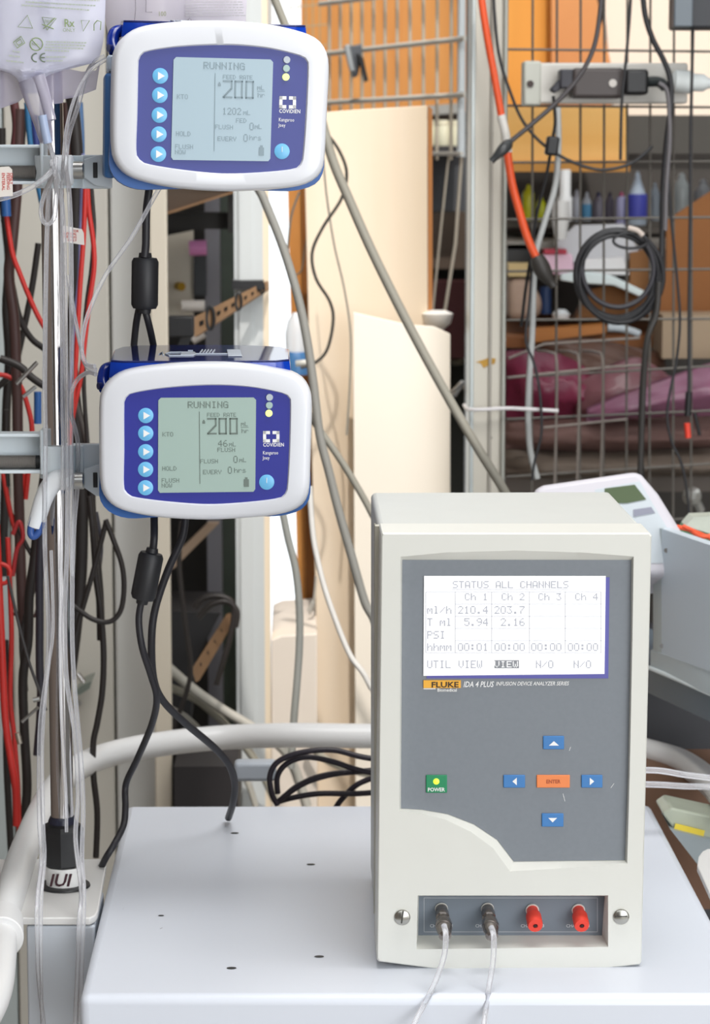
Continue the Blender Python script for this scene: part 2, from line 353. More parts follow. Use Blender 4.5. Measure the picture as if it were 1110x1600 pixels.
for k, x in enumerate((832, 904)):
    o = A(x, 1421, CBY)
    t = thing('port_cap', ('red rubber cap beside the metal luer fittings of the analyzer', 'red rubber cap nearest the right-hand screw of the analyzer')[k], 'cap', o, group='red caps on unused channels')
    obj('washer', MB().lathe([(.0050, 0), (.0050, .001)], o, ax), M('D8D6D0', .4), t)
    obj('cap_body', MB().lathe([(.0042, .001), (.0044, .006), (.0052, .007), (.0057, .009), (.0057, .019), (.0052, .021), (.0018, .0212), (.0014, .019), (0, .0185)], o, ax, 28), RED, t)
    obj('cap_hole', MB().lathe([(.0013, .0196), (.0013, .0213), (0, .0213)], o, ax, 16), M('3A0F0C', .6), t)
for x, y in ((629, 1433), (971, 1432)):
    sc = obj('screw', MB().lathe([(.0058, 0), (.0058, .0012), (.005, .0019), (0, .0023)], A(x, y, 0), (0, -1, 0), 28), M('B9B7AF', .25, 1), an)
    d = Vector((.0046, 0, 0)) if x > 900 else Vector((.0006, 0, .0046))
    obj('slot', MB().tube([A(x, y, -.0021)-d, A(x, y, -.0021)+d], .0005, 6, 1), M('2E2C28', .6), sc)
for k, pts in enumerate(([(694, 1446, 1.795), (697, 1462, 1.787), (694, 1495, 1.782), (680, 1535, 1.775), (663, 1570, 1.765), (645, 1606, 1.75), (620, 1680, 1.72)],
                         [(768, 1449, 1.795), (772, 1464, 1.787), (771, 1500, 1.782), (765, 1540, 1.775), (760, 1575, 1.765), (756, 1606, 1.75), (750, 1680, 1.72)])):
    cable('tubing', ('clear tube from the analyzer fitting nearest the left screw, slanting down left', 'clear tube from the fitting beside the red caps, hanging nearly straight')[k], 'tube', pts, 9.5, CLEAR, group='clear tubes plugged into the analyzer', seg=14)

# ------------------------------------------------------------------ feeding pumps
OUT = [(-167,-52),(-164,-78),(-152,-97),(-125,-114),(-71,-123),(0,-127),(65,-124),(118,-115),(148,-104),(163,-86),(168,-60),(166,14),(164,70),(159,92),(145,106),(119,115),(69,121),(0,124),(-71,120),(-121,111),(-147,100),(-162,82),(-167,60),(-168,14)]
INN = [(-126,-60),(-123,-71),(-112,-78),(-60,-86),(10,-90),(70,-87),(118,-78),(129,-73),(133,-62),(131,14),(128,66),(125,80),(114,88),(65,94),(5,97),(-55,93),(-108,86),(-122,80),(-128,68),(-127,14)]
SHL = [(-158,-52),(-155,-78),(-143,-97),(-120,-108),(-71,-117),(0,-121),(65,-118),(112,-109),(140,-98),(154,-80),(158,-54),(158,14),(158,70),(160,98),(150,112),(120,119),(69,119),(0,118),(-71,119),(-125,119),(-152,112),(-164,98),(-160,60),(-158,14)]
SKT = [(-163,-52),(-161,-78),(-149,-95),(-125,-111),(-71,-119),(0,-123),(65,-120),(118,-112),(146,-101),(160,-84),(165,-58),(164,14),(166,70),(163,96),(150,112),(120,121),(80,122),(0,120),(-85,123),(-125,124),(-152,115),(-167,98),(-170,76),(-165,14)]
def polar(poly, N=120):
    p = [(v.x, v.y) for v in catmull([(a, b, 0) for a, b in poly], 6, True)]; out = []
    for k in range(N):
        a = 2*math.pi*k/N+.0013; dx, dy = math.cos(a), math.sin(a); best = 0
        for i in range(len(p)):
            (x1, y1), (x2, y2) = p[i], p[(i+1) % len(p)]
            ex, ey = x2-x1, y2-y1; den = dx*ey-dy*ex
            if abs(den) < 1e-9: continue
            t = (x1*ey-y1*ex)/den; u = (x1*dy-y1*dx)/den
            if -1e-6 <= u <= 1+1e-6 and t > best: best = t
        out.append((dx*best, dy*best))
    return out
POUT, PINN, PSHL, PSKT = polar(OUT), polar(INN), polar(SHL), polar(SKT)
BEZ = M('DEE0E6', .3, coat=.2); PBL = M('2B5FA6', .4)
def pump(cx, cy, Y, yaw, roll, vs, label, cap_blue, lcdc, ink, clear_lid, lines, group='feeding pumps on the pole'):
    k = Y/FPX; o = P(cx, cy, Y)
    base = -.124
    t = thing('feeding_pump', label, 'feeding pump', o, (0, R(roll), R(yaw)), group)
    cy_ = math.cos(R(yaw))
    def L(u, v, d=0.): return Vector((u*k/cy_, d, -v*k*vs))
    def ring(pts, ins, d):
        q = []
        for (x, y) in pts:
            r = math.hypot(x, y); s = (r-ins)/r; q.append(L(x*s, y*s, d))
        return q
    lo = lambda name, mb, mat, par=t, **kw: obj(name, mb, mat, par, local=True, **kw)
    lo('bezel', MB().loft([ring(POUT, 1.5, .026), ring(POUT, 0, .022), ring(POUT, 0, .012), ring(POUT, .8, .006), ring(POUT, 3, .0025), ring(POUT, 6.5, .0006), ring(POUT, 11, 0), ring(PINN, -2.2, .0002), ring(PINN, 0, .0022)], True, False), BEZ, angle=60)
    lo('shell', MB().loft([ring(PSHL, 0, .020), ring(PSHL, 0, .05), ring(PSHL, 4, .085), ring(PSHL, 10, .10)]), PBL, angle=50)
    lo('skirt', MB().loft([ring(PSKT, 1, .016), ring(PSKT, 0, .019), ring(PSKT, 0, .034), ring(PSKT, 6, .042)]), PBL, angle=50)
    fpn = lo('face_panel', MB().loft([ring(PINN, -.5, .0020), ring(PINN, -.5, .006)]), M(cap_blue, .42))
    # translucent cassette compartment on top
    plan = [(-149, .018), (-130, .012), (0, .010), (110, .012), (133, .02), (134, .08), (120, .098), (60, .108), (-20, .11), (-110, .108), (-140, .098), (-150, .08)]
    zb_ = -138 if vs == 1 else -134
    lz = lambda d: zb_+12*(1-d/.11)
    lo('cassette_door', MB().loft([[L(x, lz(d)+3, d) for x, d in plan], [L(x*1.02, -100, d) for x, d in plan]]), BLUECL, angle=50)
    lid = lo('cassette_lid', MB().loft([[L(x, lz(d), d) for x, d in plan], [L(x, lz(d)+3, d) for x, d in plan]]), SMOKE, bevel=.0008)
    ink2 = M('D9E2EE', .4, emit=0)
    dr = MB()
    def seg(pts, w=.0006): dr.tube([L(x, lz(d)-.8, d) for x, d in pts], w, 6, 1)
    seg([(-65, .05), (-58, .04), (-20, .04), (-16, .05), (-20, .06), (-58, .06), (-65, .05)]); seg([(-16, .05), (38, .05)]); seg([(-30, .07), (-22, .07)])
    for j in range(5): seg([(-10+j*5, .055), (-7+j*5, .075)])
    seg([(-75, .05), (-71, .06), (-68, .045)])
    dr.prism([L(x, lz(d)-.7, d) for x, d in ((36, .035), (58, .035), (54, .075), (33, .075))], (0, 0, .0004)); dr.prism([L(x, lz(d)-.7, d) for x, d in ((-40, .042), (-18, .042), (-18, .06), (-40, .06))], (0, 0, .0004))
    lo('lid_diagram', dr, ink2, lid)
    lo('tube_guide', MB().tube([L(-146, -112, .05), L(-160, -108, .045), L(-164, -92, .04), L(-160, -78, .035)], .0048, 12), M('0F2C8C', .2), t)
    lo('guide_stub', MB().cyl(L(-164, -84, .035), L(-171, -84, .033), .0028), M('16205C', .3), t)
    if roll: 
        lo('side_plate', MB().span(L(-176, -48, .03), L(-157, 108, .09)), M('3A6CA6', .4), t, bevel=.003)
        lo('side_window', MB().span(L(-173, -74, .03), L(-158, -50, .07)), M('B9C8D8', .25), t, bevel=.002)
    # screen
    sc = [(-73, -67), (-69, -71), (76, -71), (80, -67), (78, 74), (75, 78), (-72, 79), (-75, 75)]
    s_ = lo('lcd_screen', MB().prism([L(x, y, .0012) for x, y in sc], (0, .0015, 0)), M(lcdc, .3), t)
    I = M(ink, .5); g = MB()
    f = lambda x, y: L(x-321, y-692, .0009)
    for txt, x, y, cw, ch in lines['px']: pix(g, txt, f, x, y, cw, ch)
    def bar(x0, y0, x1, y1): g.add([f(x0, y0), f(x1, y0), f(x1, y1), f(x0, y1)], [(0, 3, 2, 1)])
    def hollow(x, y, w, h, dg, th=2.6):      # outlined big digit
        if dg == '0': bar(x, y, x+w, y+th); bar(x, y+h-th, x+w, y+h); bar(x, y, x+th, y+h); bar(x+w-th, y, x+w, y+h)
        else:
            bar(x, y, x+w, y+th); bar(x+w-th, y, x+w, y+h*.5); bar(x, y+h-th, x+w, y+h)
            n = 7
            for j in range(n): bar(x+(n-1-j)*(w-th)/n, y+h*.45+j*h*.5/n, x+(n-1-j)*(w-th)/n+th*1.2, y+h*.45+(j+1)*h*.5/n+1)
    hollow(324, 653, 15, 26, '2'); hollow(342, 653, 13, 26, '0'); hollow(359, 653, 13, 26, '0')
    bar(311.5, 643, 312.6, 757)
    bar(377, 667.4, 389, 668.2)
    bar(317.5, 656, 320, 658); bar(316.5, 658, 321, 662)
    bar(381, 750, 389, 762); bar(383, 747, 387, 750)
    lo('screen_readout', g, I, s_)
    # buttons
    CY = M('6FBDEB', .35)
    def disc(n, x, y, r, mat, par=t, h=.0008): return lo(n, MB().lathe([(r*k, 0), (r*k, h*.7), (r*k*.9, h), (0, h)], L(x, y, .0022), (0, -1, 0), 32), mat, par)
    for j, y in enumerate((-43, -15, 14, 42, 71)):
        b = disc('arrow_button', -93-.4*j, y, 12, CY)
        lo('arrow_mark', MB().add([L(-93-.4*j+q[0], y+q[1], .0012) for q in ((-3.5, -6), (-3.5, 6), (7, 0))], [(0, 1, 2)]), WHT, b)
    b = disc('power_button', 96, 63, 12, CY); lo('power_mark', MB().tube([L(96, 56, .0012), L(96, 64, .0012)], .0003, 6, 1), WHT, b)
    for j, (y, h) in enumerate(((-71, 'B9C2CC'), (-58.5, 'A9C2BE'), (-46, 'E6F58A'))):
        disc('indicator_light', 101-.5*j, y, 5.6, M(h, .3, emit=.5 if j == 2 else 0), h=.0015)
    lg = MB()
    def lb(x0, y0, x1, y1): lg.add([L(x0, y0, .0017), L(x1, y0, .0017), L(x1, y1, .0017), L(x0, y1, .0017)], [(0, 3, 2, 1)])
    for s1 in (1, -1):
        c = 103.5
        xs = lambda a, b: (min(c+s1*a, c+s1*b), max(c+s1*a, c+s1*b))
        a_, b_ = xs(8, 13); lb(a_, -18, b_, 0)
        a_, b_ = xs(2, 13); lb(a_, -18, b_, -13); lb(a_, -5, b_, 0)
    lo('logo_mark', lg, WHT, fpn)
    text('logo_lettering', 'COVIDIEN', WHT, fpn, L(90.5, 6.5, .0017), 8.2*k, bold=.018, width=.82, sp=1.08, local=True)
    text('model_lettering', 'Kangaroo', WHT, fpn, L(90, 19, .0017), 7.8*k, bold=.006, width=.74, sp=1.08, local=True)
    text('model_lettering', 'Joey', WHT, fpn, L(90, 27, .0017), 7.8*k, bold=.006, width=.74, sp=1.08, local=True)
    return t
common = [('RUNNING', 294, 627, 1.55, 1.5), ('FEED RATE', 324, 645, .86, .9), ('mL', 377, 659, 1.0, 1.0), ('hr', 378, 670, 1.0, 1.0), ('KTO', 254, 675, .98, 1.0),
          ('HOLD', 253, 729, .98, 1.0), ('FLUSH', 252, 748, .95, .95), ('NOW', 252, 756, .95, .95), ('FLUSH', 313, 718, .95, .95), ('mL', 374, 716, 1.0, 1.0), ('EVERY', 317, 735, 1.0, 1.0),
          ('hrs', 366, 732, 1.1, 1.1)]
PYD = 1.955
pump(345, 167, PYD, 5.5, 1.2, 1.045, 'blue and white feeding pump clamped highest on the pole, pale screen reading 1202 mL fed', '3E4690', 'A9BFCB', '8A9DA7', False,
     {'px': common+[('1202', 324, 693, 1.25, 1.45), ('mL', 356, 696, 1.0, 1.0), ('FED', 345, 708, .95, .95), ('0', 366, 714, 1.3, 1.6), ('0', 357, 731, 1.3, 1.6)]})
pump(321, 692, PYD, 0.8, 0, 1, 'blue and white feeding pump clamped lower on the pole, green-grey screen reading 46 mL flush', '252B92', 'A6BCB4', '6E7C75', True,
     {'px': common+[('46', 341, 688, 1.35, 1.5), ('mL', 358, 691, 1.0, 1.0), ('FLUSH', 340, 700, .95, .95), ('0', 365, 713, 1.3, 1.6), ('0', 356, 730, 1.3, 1.6)]})

# ------------------------------------------------------------------ pole clamps
CL = M('E0EAF0', .4); CLW = M('EEF2F6', .35); CLG = M('C4CCD2', .4, .1); THR = M('B0ACA8', .35, .45)
def clamp(yt, label, handle):
    """yt: picture row of the clamp's top edge; the clamp grips the pole between its C-frame and the jaw in front"""
    o = P(95, yt+35, PY); t = thing('pole_clamp', label, 'clamp', o, group='pole clamps behind the feeding pumps')
    d = yt-678
    def q(x, y, Y=PY): return P(x, y+d, Y)
    def bx(x0, y0, x1, y1, Ya, Yb, mb=None):
        a = q(x0, y0, Ya); b = q(x1, y1, Ya); return (mb or MB()).span((a.x, Ya, b.z), (b.x, Yb, a.z))
    fr = bx(-60, 680, 67, 738, PY+.006, PY+.014); bx(-60, 678, 67, 683, PY-.012, PY+.008, fr); bx(-60, 735, 67, 740, PY-.012, PY+.008, fr)
    bx(62, 672, 68, 742, PY-.014, PY+.016, fr)
    obj('clamp_frame', fr, CL, t, bevel=.0008)
    a = q(-60, 721); b = q(57, 721); n = 76; pr = []
    for i in range(n): h = (b.x-a.x)*i/n; pr += [(.0047, h), (.0056, h+(b.x-a.x)/n*.5)]
    obj('clamp_screw', MB().lathe(pr+[(.0047, b.x-a.x)], (a.x, PY-.003, a.z), (1, 0, 0), 20), THR, t, angle=20)
    obj('screw_tip', MB().cyl((b.x, PY-.003, a.z), (b.x+.004, PY-.003, a.z), .0052), BLK, t)
    # jaw hugging the pole, arm to the pump
    z0, z1 = q(95, 746).z, q(95, 695).z
    jaw = []
    cx = PB.x
    for k in range(13): an_ = math.pi*(.98+k/12*1.04); jaw.append((cx+.001+math.cos(an_)*.0145, PY-.001+math.sin(an_)*.0145))
    e = q(131, 700).x
    jaw += [(e, PY-.010), (e, PY+.012), (cx+.012, PY+.012), (cx+.0115, PY)]
    for k in range(13): an_ = math.pi*(2-k/12); jaw.append((cx+math.cos(an_)*.0105, PY+math.sin(an_)*.0105))
    obj('clamp_jaw', MB().prism([(x, y, z0) for x, y in jaw], (0, 0, z1-z0)), CL, t, bevel=.0008)
    arm = bx(126, 694, 172, 747, PY-.006, PY+.002); obj('clamp_arm', arm, CLG, t, bevel=.001)
    e = 0 if handle else -32
    brk = MB().prism([q(p[0], p[1]+e, PY-.012) for p in ((131, 733), (150, 727), (175, 724), (175, 778), (150, 775), (131, 762))], (0, .004, 0))
    br_ = obj('bracket', brk, CLG, t, bevel=.0008)
    s0 = q(149, 750+e, PY-.0125); obj('bracket_slot', MB().box(s0, (.0035, .001, .012)), BLK, br_, bevel=.0016)
    if handle:
        hb = [q(*p, PY-.017) for p in ((113, 750), (101, 749), (88, 751), (77, 762), (68, 780), (61, 802), (54, 826))]
        hr = lambda u: .0068*(1 if u < .45 else 1-.35*(u-.45)/.55)
        obj('lever_handle', MB().tube(hb, lambda u: .0088-.0022*u-(.004 if u > .99 else 0), 18), CLW, t)
        rim = [q(*p, PY-.0195) for p in ((70, 768), (61, 786), (53, 808), (48, 830), (52, 838), (60, 832), (67, 815))]
        obj('handle_rim', MB().tube(rim, .0030, 10), M('35599F', .4), t)
    hub = (100, 750, 113, 750) if handle else (88, 741, 116, 741)
    yy = 751 if handle else 718
    a = q(104 if handle else 88, yy, PY-.017); b = q(114 if handle else 115, yy, PY-.017)
    obj('clamp_hub', MB().lathe([(.0052 if handle else .0118, 0), (.0052 if handle else .0118, (b.x-a.x)*.9), (.0045 if handle else .010, b.x-a.x)], a, (1, 0, 0), 24), CLW, t)
    a = b; b = q(132, yy, PY-.017)
    obj('clamp_pin', MB().lathe([(.0068, 0), (.0068, b.x-a.x-.001), (.006, b.x-a.x)], a, (1, 0, 0), 24), STEEL, t)
    return t
clamp(678, 'pale metal pole clamp with white and blue lever handle beside the lower pump', True)
clamp(226, 'pale metal pole clamp with round white hub beside the upper pump', False)

# ------------------------------------------------------------------ feeding bags
def pillow(outline, Y, thick, ny=14, nx=12):
    """a filled bag: outline = rows (y, x_left, x_right) in picture units on the plane Y"""
    front, back = [], []
    rows = catmull([(a, b, c) for a, b, c in outline], 4)
    for i, r in enumerate(rows):
        fr, bk = [], []
        for j in range(nx+1):
            u = j/nx; x = r.y+(r.z-r.y)*u; w = (math.sin(math.pi*u))**.6*min(1, (r.z-r.y)/80)
            v = i/(len(rows)-1); w *= (1-max(0, (v-.75)/.25)*.4)
            wr = .0011*math.sin(j*1.9+i*.35)
            p = P(x, r.x, Y); fr.append(p+Vector((0, -thick*w+wr*w, 0))); bk.append(p+Vector((0, thick*w, 0)))
        front.append(fr); back.append(bk)
    mb = MB(); n = nx+1
    for g, flip in ((front, 0), (back, 1)):
        mb.add([p for r in g for p in r], [((i*n+j, i*n+j+1, (i+1)*n+j+1, (i+1)*n+j) if not flip else (i*n+j, (i+1)*n+j, (i+1)*n+j+1, i*n+j+1)) for i in range(len(g)-1) for j in range(nx)])
    return mb
BY = 1.99
bag = thing('feeding_bag', 'translucent feeding bag printed with green warning symbols, hanging left of the upper pump', 'feeding bag', P(60, 140, BY))
obj('bag_pouch', pillow([(-150, -70, 165), (-60, -70, 167), (0, -68, 165), (50, -60, 163), (80, -52, 158), (96, -40, 150), (105, -18, 120), (112, 8, 92), (120, 24, 72), (134, 32, 64), (146, 36, 62)], BY, .009), BAGM, bag)
sk = [(60, 104), (80, 108), (104, 107), (128, 112), (150, 110), (157, 96), (150, 140), (118, 152), (100, 155), (98, 161), (82, 163), (76, 175), (60, 130)]
obj('bag_skirt', MB().prism([P(*p, BY+.014) for p in sk], (0, .0006, 0)), SKIRT, bag)
sk = [(-60, 104), (0, 103), (24, 112), (34, 128), (40, 150), (28, 160), (0, 170), (-60, 176)]
obj('bag_skirt', MB().prism([P(*p, BY+.014) for p in sk], (0, .0006, 0)), SKIRT, bag)
GRN = M('8DA072', .6)
BF = BY-.0105
def bl_(x, y): return P(x, y, BF)
def stroke(pts, mat=GRN, w=.0004, closed=False): return obj('printed_symbol', MB().tube([bl_(*p) for p in pts], w, 6, 1, closed), mat, bag)
stroke([(28, 42), (43, 24), (51, 44)], closed=True); stroke([(66, 27), (88, 29), (74, 47)], closed=True); stroke([(68, 45), (86, 28)]); stroke([(66, 38), (84, 45)])
stroke([(127, 32), (140, 32), (130, 49)], closed=True); stroke([(147, 48), (147, 38), (152, 32), (158, 34), (157, 47)])
stroke([(21, 66), (33, 57), (39, 67), (27, 75)], closed=True); stroke([(25, 66), (32, 61), (35, 67), (29, 71)], closed=True)
stroke([(57+10*math.cos(k*.45), 69+10*math.sin(k*.45)) for k in range(14)], closed=True); stroke([(50, 62), (64, 77)])
text('printed_lettering', 'Rx', GRN, bag, bl_(100, 42), px2m(17, BF), bold=.015, width=.85)
text('printed_lettering', 'ONLY', GRN, bag, bl_(98, 49.5), px2m(7.5, BF), width=.95)
text('printed_lettering', 'DEHP', GRN, bag, bl_(70, 35), px2m(6, BF), width=.8); text('printed_lettering', 'Non-', GRN, bag, bl_(50, 71), px2m(6, BF), width=.8)
for sx, s1 in ((55, 1), (68, 1)):
    stroke([(sx+2+7*math.cos(1.5+k*.33), 90-6.5*math.sin(1.5+k*.33)) for k in range(11)], M('6E7C6A', .6), .0005)
stroke([(63, 90), (70, 90)], M('6E7C6A', .6), .0005)
random.seed(3)
FNT = M('B4BDB0', .6)
for x0, x1, y, dy in ((72, 136, 64, 2), (72, 134, 68.5, 2), (70, 130, 73, 2), (70, 108, 77.5, 1.5), (72, 104, 88, 0), (72, 98, 94, 0), (20, 32, 79, 2), (14, 32, 86, 2), (10, 38, 94, 3), (40, 150, 2, 6), (34, 140, 7, 8), (60, 156, -4, 4)):
    mb = MB(); x = x0
    while x < x1:
        w = random.uniform(1.5, 5); yy = y+dy*(x-x0)/(x1-x0); a = bl_(x, yy); b = bl_(min(x+w, x1), yy+2.2)
        mb.span((a.x, BF, b.z), (b.x, BF+.0002, a.z)); x += w+1.1
    obj('fine_print', mb, FNT, bag)
# outlet spout
sp = [P(50, 126, BY-.004), P(58, 160, BY-.006), P(66, 190, BY-.008), P(73, 222, BY-.010)]
obj('outlet_spout', MB().tube(sp, lambda u: .0105-.0055*u, 18), SPOUT, bag)
obj('spout_connector', MB().tube([P(66, 180, BY-.018), P(70, 202, BY-.018), P(75, 224, BY-.018)], .0034, 12), M('B4C4E2', .2, alpha=.7), bag)
obj('spout_connector', MB().tube([P(60, 118, BY-.012), P(70, 150, BY-.012), P(80, 188, BY-.014)], lambda u: .0050-.0012*u, 12), SPOUT, bag)

bag2 = thing('feeding_bag', 'second translucent bag with 100 volume mark, hanging behind the top of the upper pump', 'feeding bag', P(270, 60, 2.13))
obj('bag_pouch', pillow([(-150, 150, 392), (-60, 152, 390), (0, 160, 386), (60, 170, 382), (110, 185, 370), (135, 215, 340)], 2.12, .010), clear_mat('bag_film_second', 'E4DEE8', .7, .3), bag2)
BF2 = 2.107
def b2(pts, w=.0003): obj('printed_line', MB().tube([P(*p, BF2) for p in pts], w, 6, 1), M('8E8890', .6), bag2)
b2([(229, -40), (228, 19), (238, 19)]); b2([(211, -30), (212, 14), (210, 36)]); b2([(290, 36), (297, 28), (301, 36)]); b2([(317, 33), (330, 32), (345, 35)])
text('printed_lettering', '100', M('97A06E', .6), bag2, P(247, 25, BF2), px2m(10, BF2), width=.85)
mb = MB()
for j in range(7):
    x = 290
    while x < 378:
        w = random.uniform(3, 9); a = P(x, -2+j*4.2, BF2); b = P(x+w, j*4.2, BF2); mb.span((a.x, BF2, b.z), (b.x, BF2+.0002, a.z)); x += w+1.5
obj('fine_print', mb, M('CBC8CC', .6), bag2)

# ------------------------------------------------------------------ clear tubes round the pole
F1 = PY-.022
G = 'clear feeding tubes round the pole'
def fwd(p, Y):
    x, y = p[0], p[1]; v = p[2] if len(p) > 2 else Y
    for (ya, Ya), (yb, Yb) in (((1240, PY-.022), (1340, 2.0)), ((1340, 2.0), (1400, 1.962)), ((1400, 1.962), (1440, 1.945))):
        if ya < y <= yb: return (x, y, Ya+(Yb-Ya)*(y-ya)/(yb-ya))
    return (x, y, 1.942) if y > 1440 else (x, y, v)
def ct(label, pts, w=7.5, Y=F1, cat='tube'):
    pts = [fwd(p, Y) for p in pts]
    return cable('feeding_tube', label, cat, pts, w, CLEAR, Y, G, seg=12)
ct('clear tube coming out of the bag spout and running down in front of the pole', [(76, 222, F1-.01), (83, 245, F1-.02), (85, 262, F1-.022), (92, 290), (98, 330), (101, 420), (103, 560), (105, 700, F1-.006), (105, 850), (101, 960), (104, 1060), (117, 1150), (122, 1240), (118, 1310), (127, 1390), (124, 1440), (121, 1520), (117, 1610), (114, 1660)])
ct('clear tube folded into a teardrop loop below the bag spout', [(88, 245, F1-.03), (85, 272, F1-.03), (72, 296, F1-.01), (64, 325, F1-.008), (67, 345, F1-.008), (76, 350, F1-.008), (85, 338, F1-.008), (88, 305, F1-.01), (86, 275, F1-.03), (80, 250, F1-.03)], 7)
ct('clear tube with shadowed edge left of the chrome pole down past the plate edge', [(82, 262, F1-.024), (76, 300), (72, 420), (70, 600), (71, 690, F1-.004), (70, 850), (76, 980), (73, 1050), (63, 1130), (61, 1220), (62, 1290), (65, 1340), (59, 1400), (58, 1440), (60, 1520), (68, 1600), (72, 1660)])
ct('clear tube from the upper pump port curving down to the clamp hub', [(164, 88, 1.99), (148, 97, 1.99), (135, 118, 2.0), (122, 165, 2.0), (108, 210, 2.01), (103, 255, F1-.026), (108, 300), (111, 380), (112, 560), (111, 700, F1-.005), (113, 860), (113, 1000), (118, 1090), (126, 1180), (130, 1260), (128, 1340, F1-.004), (131, 1400), (128, 1500), (125, 1620)])
ct('thin clear tube from the upper pump port crossing just in front of its neighbour', [(168, 92, 1.985), (140, 112, 1.985), (118, 150, 1.985), (104, 200, 1.985), (99, 250, F1-.03), (97, 290), (96, 400), (97, 620), (98, 700, F1-.008), (96, 860), (94, 1000), (96, 1120), (103, 1240), (104, 1300, F1-.01)], 5.5)
ct('clear tube slanting from under the upper pump to the lower pump port', [(258, 280, 2.02), (240, 310, 2.02), (205, 372, 2.02), (165, 430, 2.02), (138, 490, 2.01), (129, 530, 2.0), (129, 556, 2.0), (137, 574, 1.995), (150, 578, 1.99)], 7)
ct('clear tube leaving the pole bundle for the lower pump port', [(106, 430, F1), (116, 490, F1), (127, 545, 2.0), (134, 568, 1.995), (148, 572, 1.985)], 6.5)
ct('clear tube looping back from the lower pump port behind the lower clamp', [(150, 585, 1.99), (138, 582, 2.0), (122, 592, 2.01), (112, 612, 2.01), (111, 645, 2.02), (118, 672, 2.03), (122, 700, 2.035), (121, 760, 2.045), (116, 820, 2.045), (113, 900, 2.04)], 7)
ct('clear tube entering from the left edge above the red-lettered tag', [(-40, 318, 1.99), (12, 308, 1.99), (45, 295, 1.99), (70, 278, 1.99), (84, 262, 1.995)], 8.5)
ct('clear tube splitting left from the bundle above the rail', [(80, 860), (83, 980), (76, 1040), (69, 1110), (66, 1180), (68, 1290), (70, 1340), (65, 1400), (64, 1480), (66, 1620)], 5.5, F1-.006)
t = thing('tube_tag', 'white tag with red lettering ENTERAL FEEDING ONLY at the left picture edge', 'tag', P(8, 308, 1.985), group='tube tags')
TG = M('E9E3DC', .5); RL = M('C8302A', .5)
obj('tag_body', MB().prism([P(*p, 1.984) for p in ((-14, 262), (14, 260), (19, 265), (20, 306), (-14, 309))], (0, .0006, 0)), TG, t)
for k, w_ in enumerate(('ENTERAL', 'FEEDING', 'ONLY')):
    text('tag_lettering', w_, RL, t, P(7.5+k*5 if k else 5, 270, 1.9835)-Vector((.001, 0, 0)), px2m(6.6, 1.98), right=(0, 0, -1), up=(1, 0, 0), width=1.0, bold=.01)
t = thing('tube_tag', 'small white tag with red lettering right of the pole, between the pumps', 'tag', P(118, 384, 2.045), group='tube tags')
obj('tag_body', MB().prism([P(*p, 2.045) for p in ((100, 352), (112, 355), (128, 358), (131, 364), (132, 383), (106, 379), (100, 377))], (0, .0006, 0)), TG, t)
for k, w_ in enumerate(('FOR', 'ENTERAL', 'FEEDING', 'ONLY')):
    text('tag_lettering', w_, RL, t, P(120 if k else 113, 362.5+k*5, 2.0445), px2m(5.2, 2.04), align='RIGHT' if k else 'LEFT', right=(1, 0, -.06), up=(.06, 0, 1), bold=.01)

# ------------------------------------------------------------------ pump power cables
def ferrite(x0, y0, x1, y1, wpx, Y, par):
    a, b = P(x0, y0, Y), P(x1, y1, Y); r = px2m(wpx/2, Y); h = (b-a).length
    obj('ferrite_choke', MB().lathe([(r*.45, -.004), (r*.5, -.0005), (r*.86, 0), (r, .003), (r, h-.003), (r*.86, h), (r*.5, h+.0005), (r*.45, h+.004)], a, b-a, 24), M('232326', .5), par)
def pcable(label, paths, fer, grp=None):
    o = P(*paths[0][0]); t = thing('power_cable', label, 'cable', o)
    for i, p in enumerate(paths): obj('cord' if i == 0 else 'cord', MB().tube([P(*q) for q in p], px2m(6.2, 2.03) if i == 0 else px2m(5.6, 2.03), 12), BLKC, t)
    if fer: ferrite(*fer, t)
    return t
pcable('black power cable with ferrite block hanging between the two pumps', [[(234, 290, 2.04), (229, 330, 2.04), (228, 380, 2.04), (226, 402, 2.04)], [(218, 480, 2.05), (213, 505, 2.06), (209, 545, 2.08), (206, 600, 2.1)], [(226, 482, 2.05), (231, 500, 2.05), (238, 530, 2.06), (243, 560, 2.08), (248, 600, 2.1)]], (227, 403, 226, 482, 42, 2.045))
pcable('black power cable with ferrite block hanging below the lower pump down past the cart corner', [[(241, 805, 2.04), (241, 840, 2.03), (239, 862, 2.03)], [(222, 936, 2.03), (217, 968, 2.03), (222, 1010, 2.03), (236, 1055, 2.04), (245, 1090, 2.05), (238, 1130, 2.08), (215, 1185, 2.12), (197, 1225, 2.14), (196, 1262, 2.13), (193, 1290, 2.12), (178, 1320, 2.10), (163, 1345, 2.1), (150, 1375, 2.13)]], (237, 864, 223, 936, 40, 2.03))
cable('power_cable', 'black cable without ferrite block curving right from the lower pump down onto the cart top', 'cable', [(290, 805, 2.06), (285, 840, 2.06), (263, 890, 2.06), (243, 950, 2.06), (237, 1000, 2.06), (240, 1060, 2.07), (255, 1095, 2.09), (290, 1130, 2.12), (335, 1168, 2.16), (358, 1195, 2.18), (367, 1225, 2.2), (364, 1255, 2.22), (357, 1278, 2.255)], 12, BLKC)

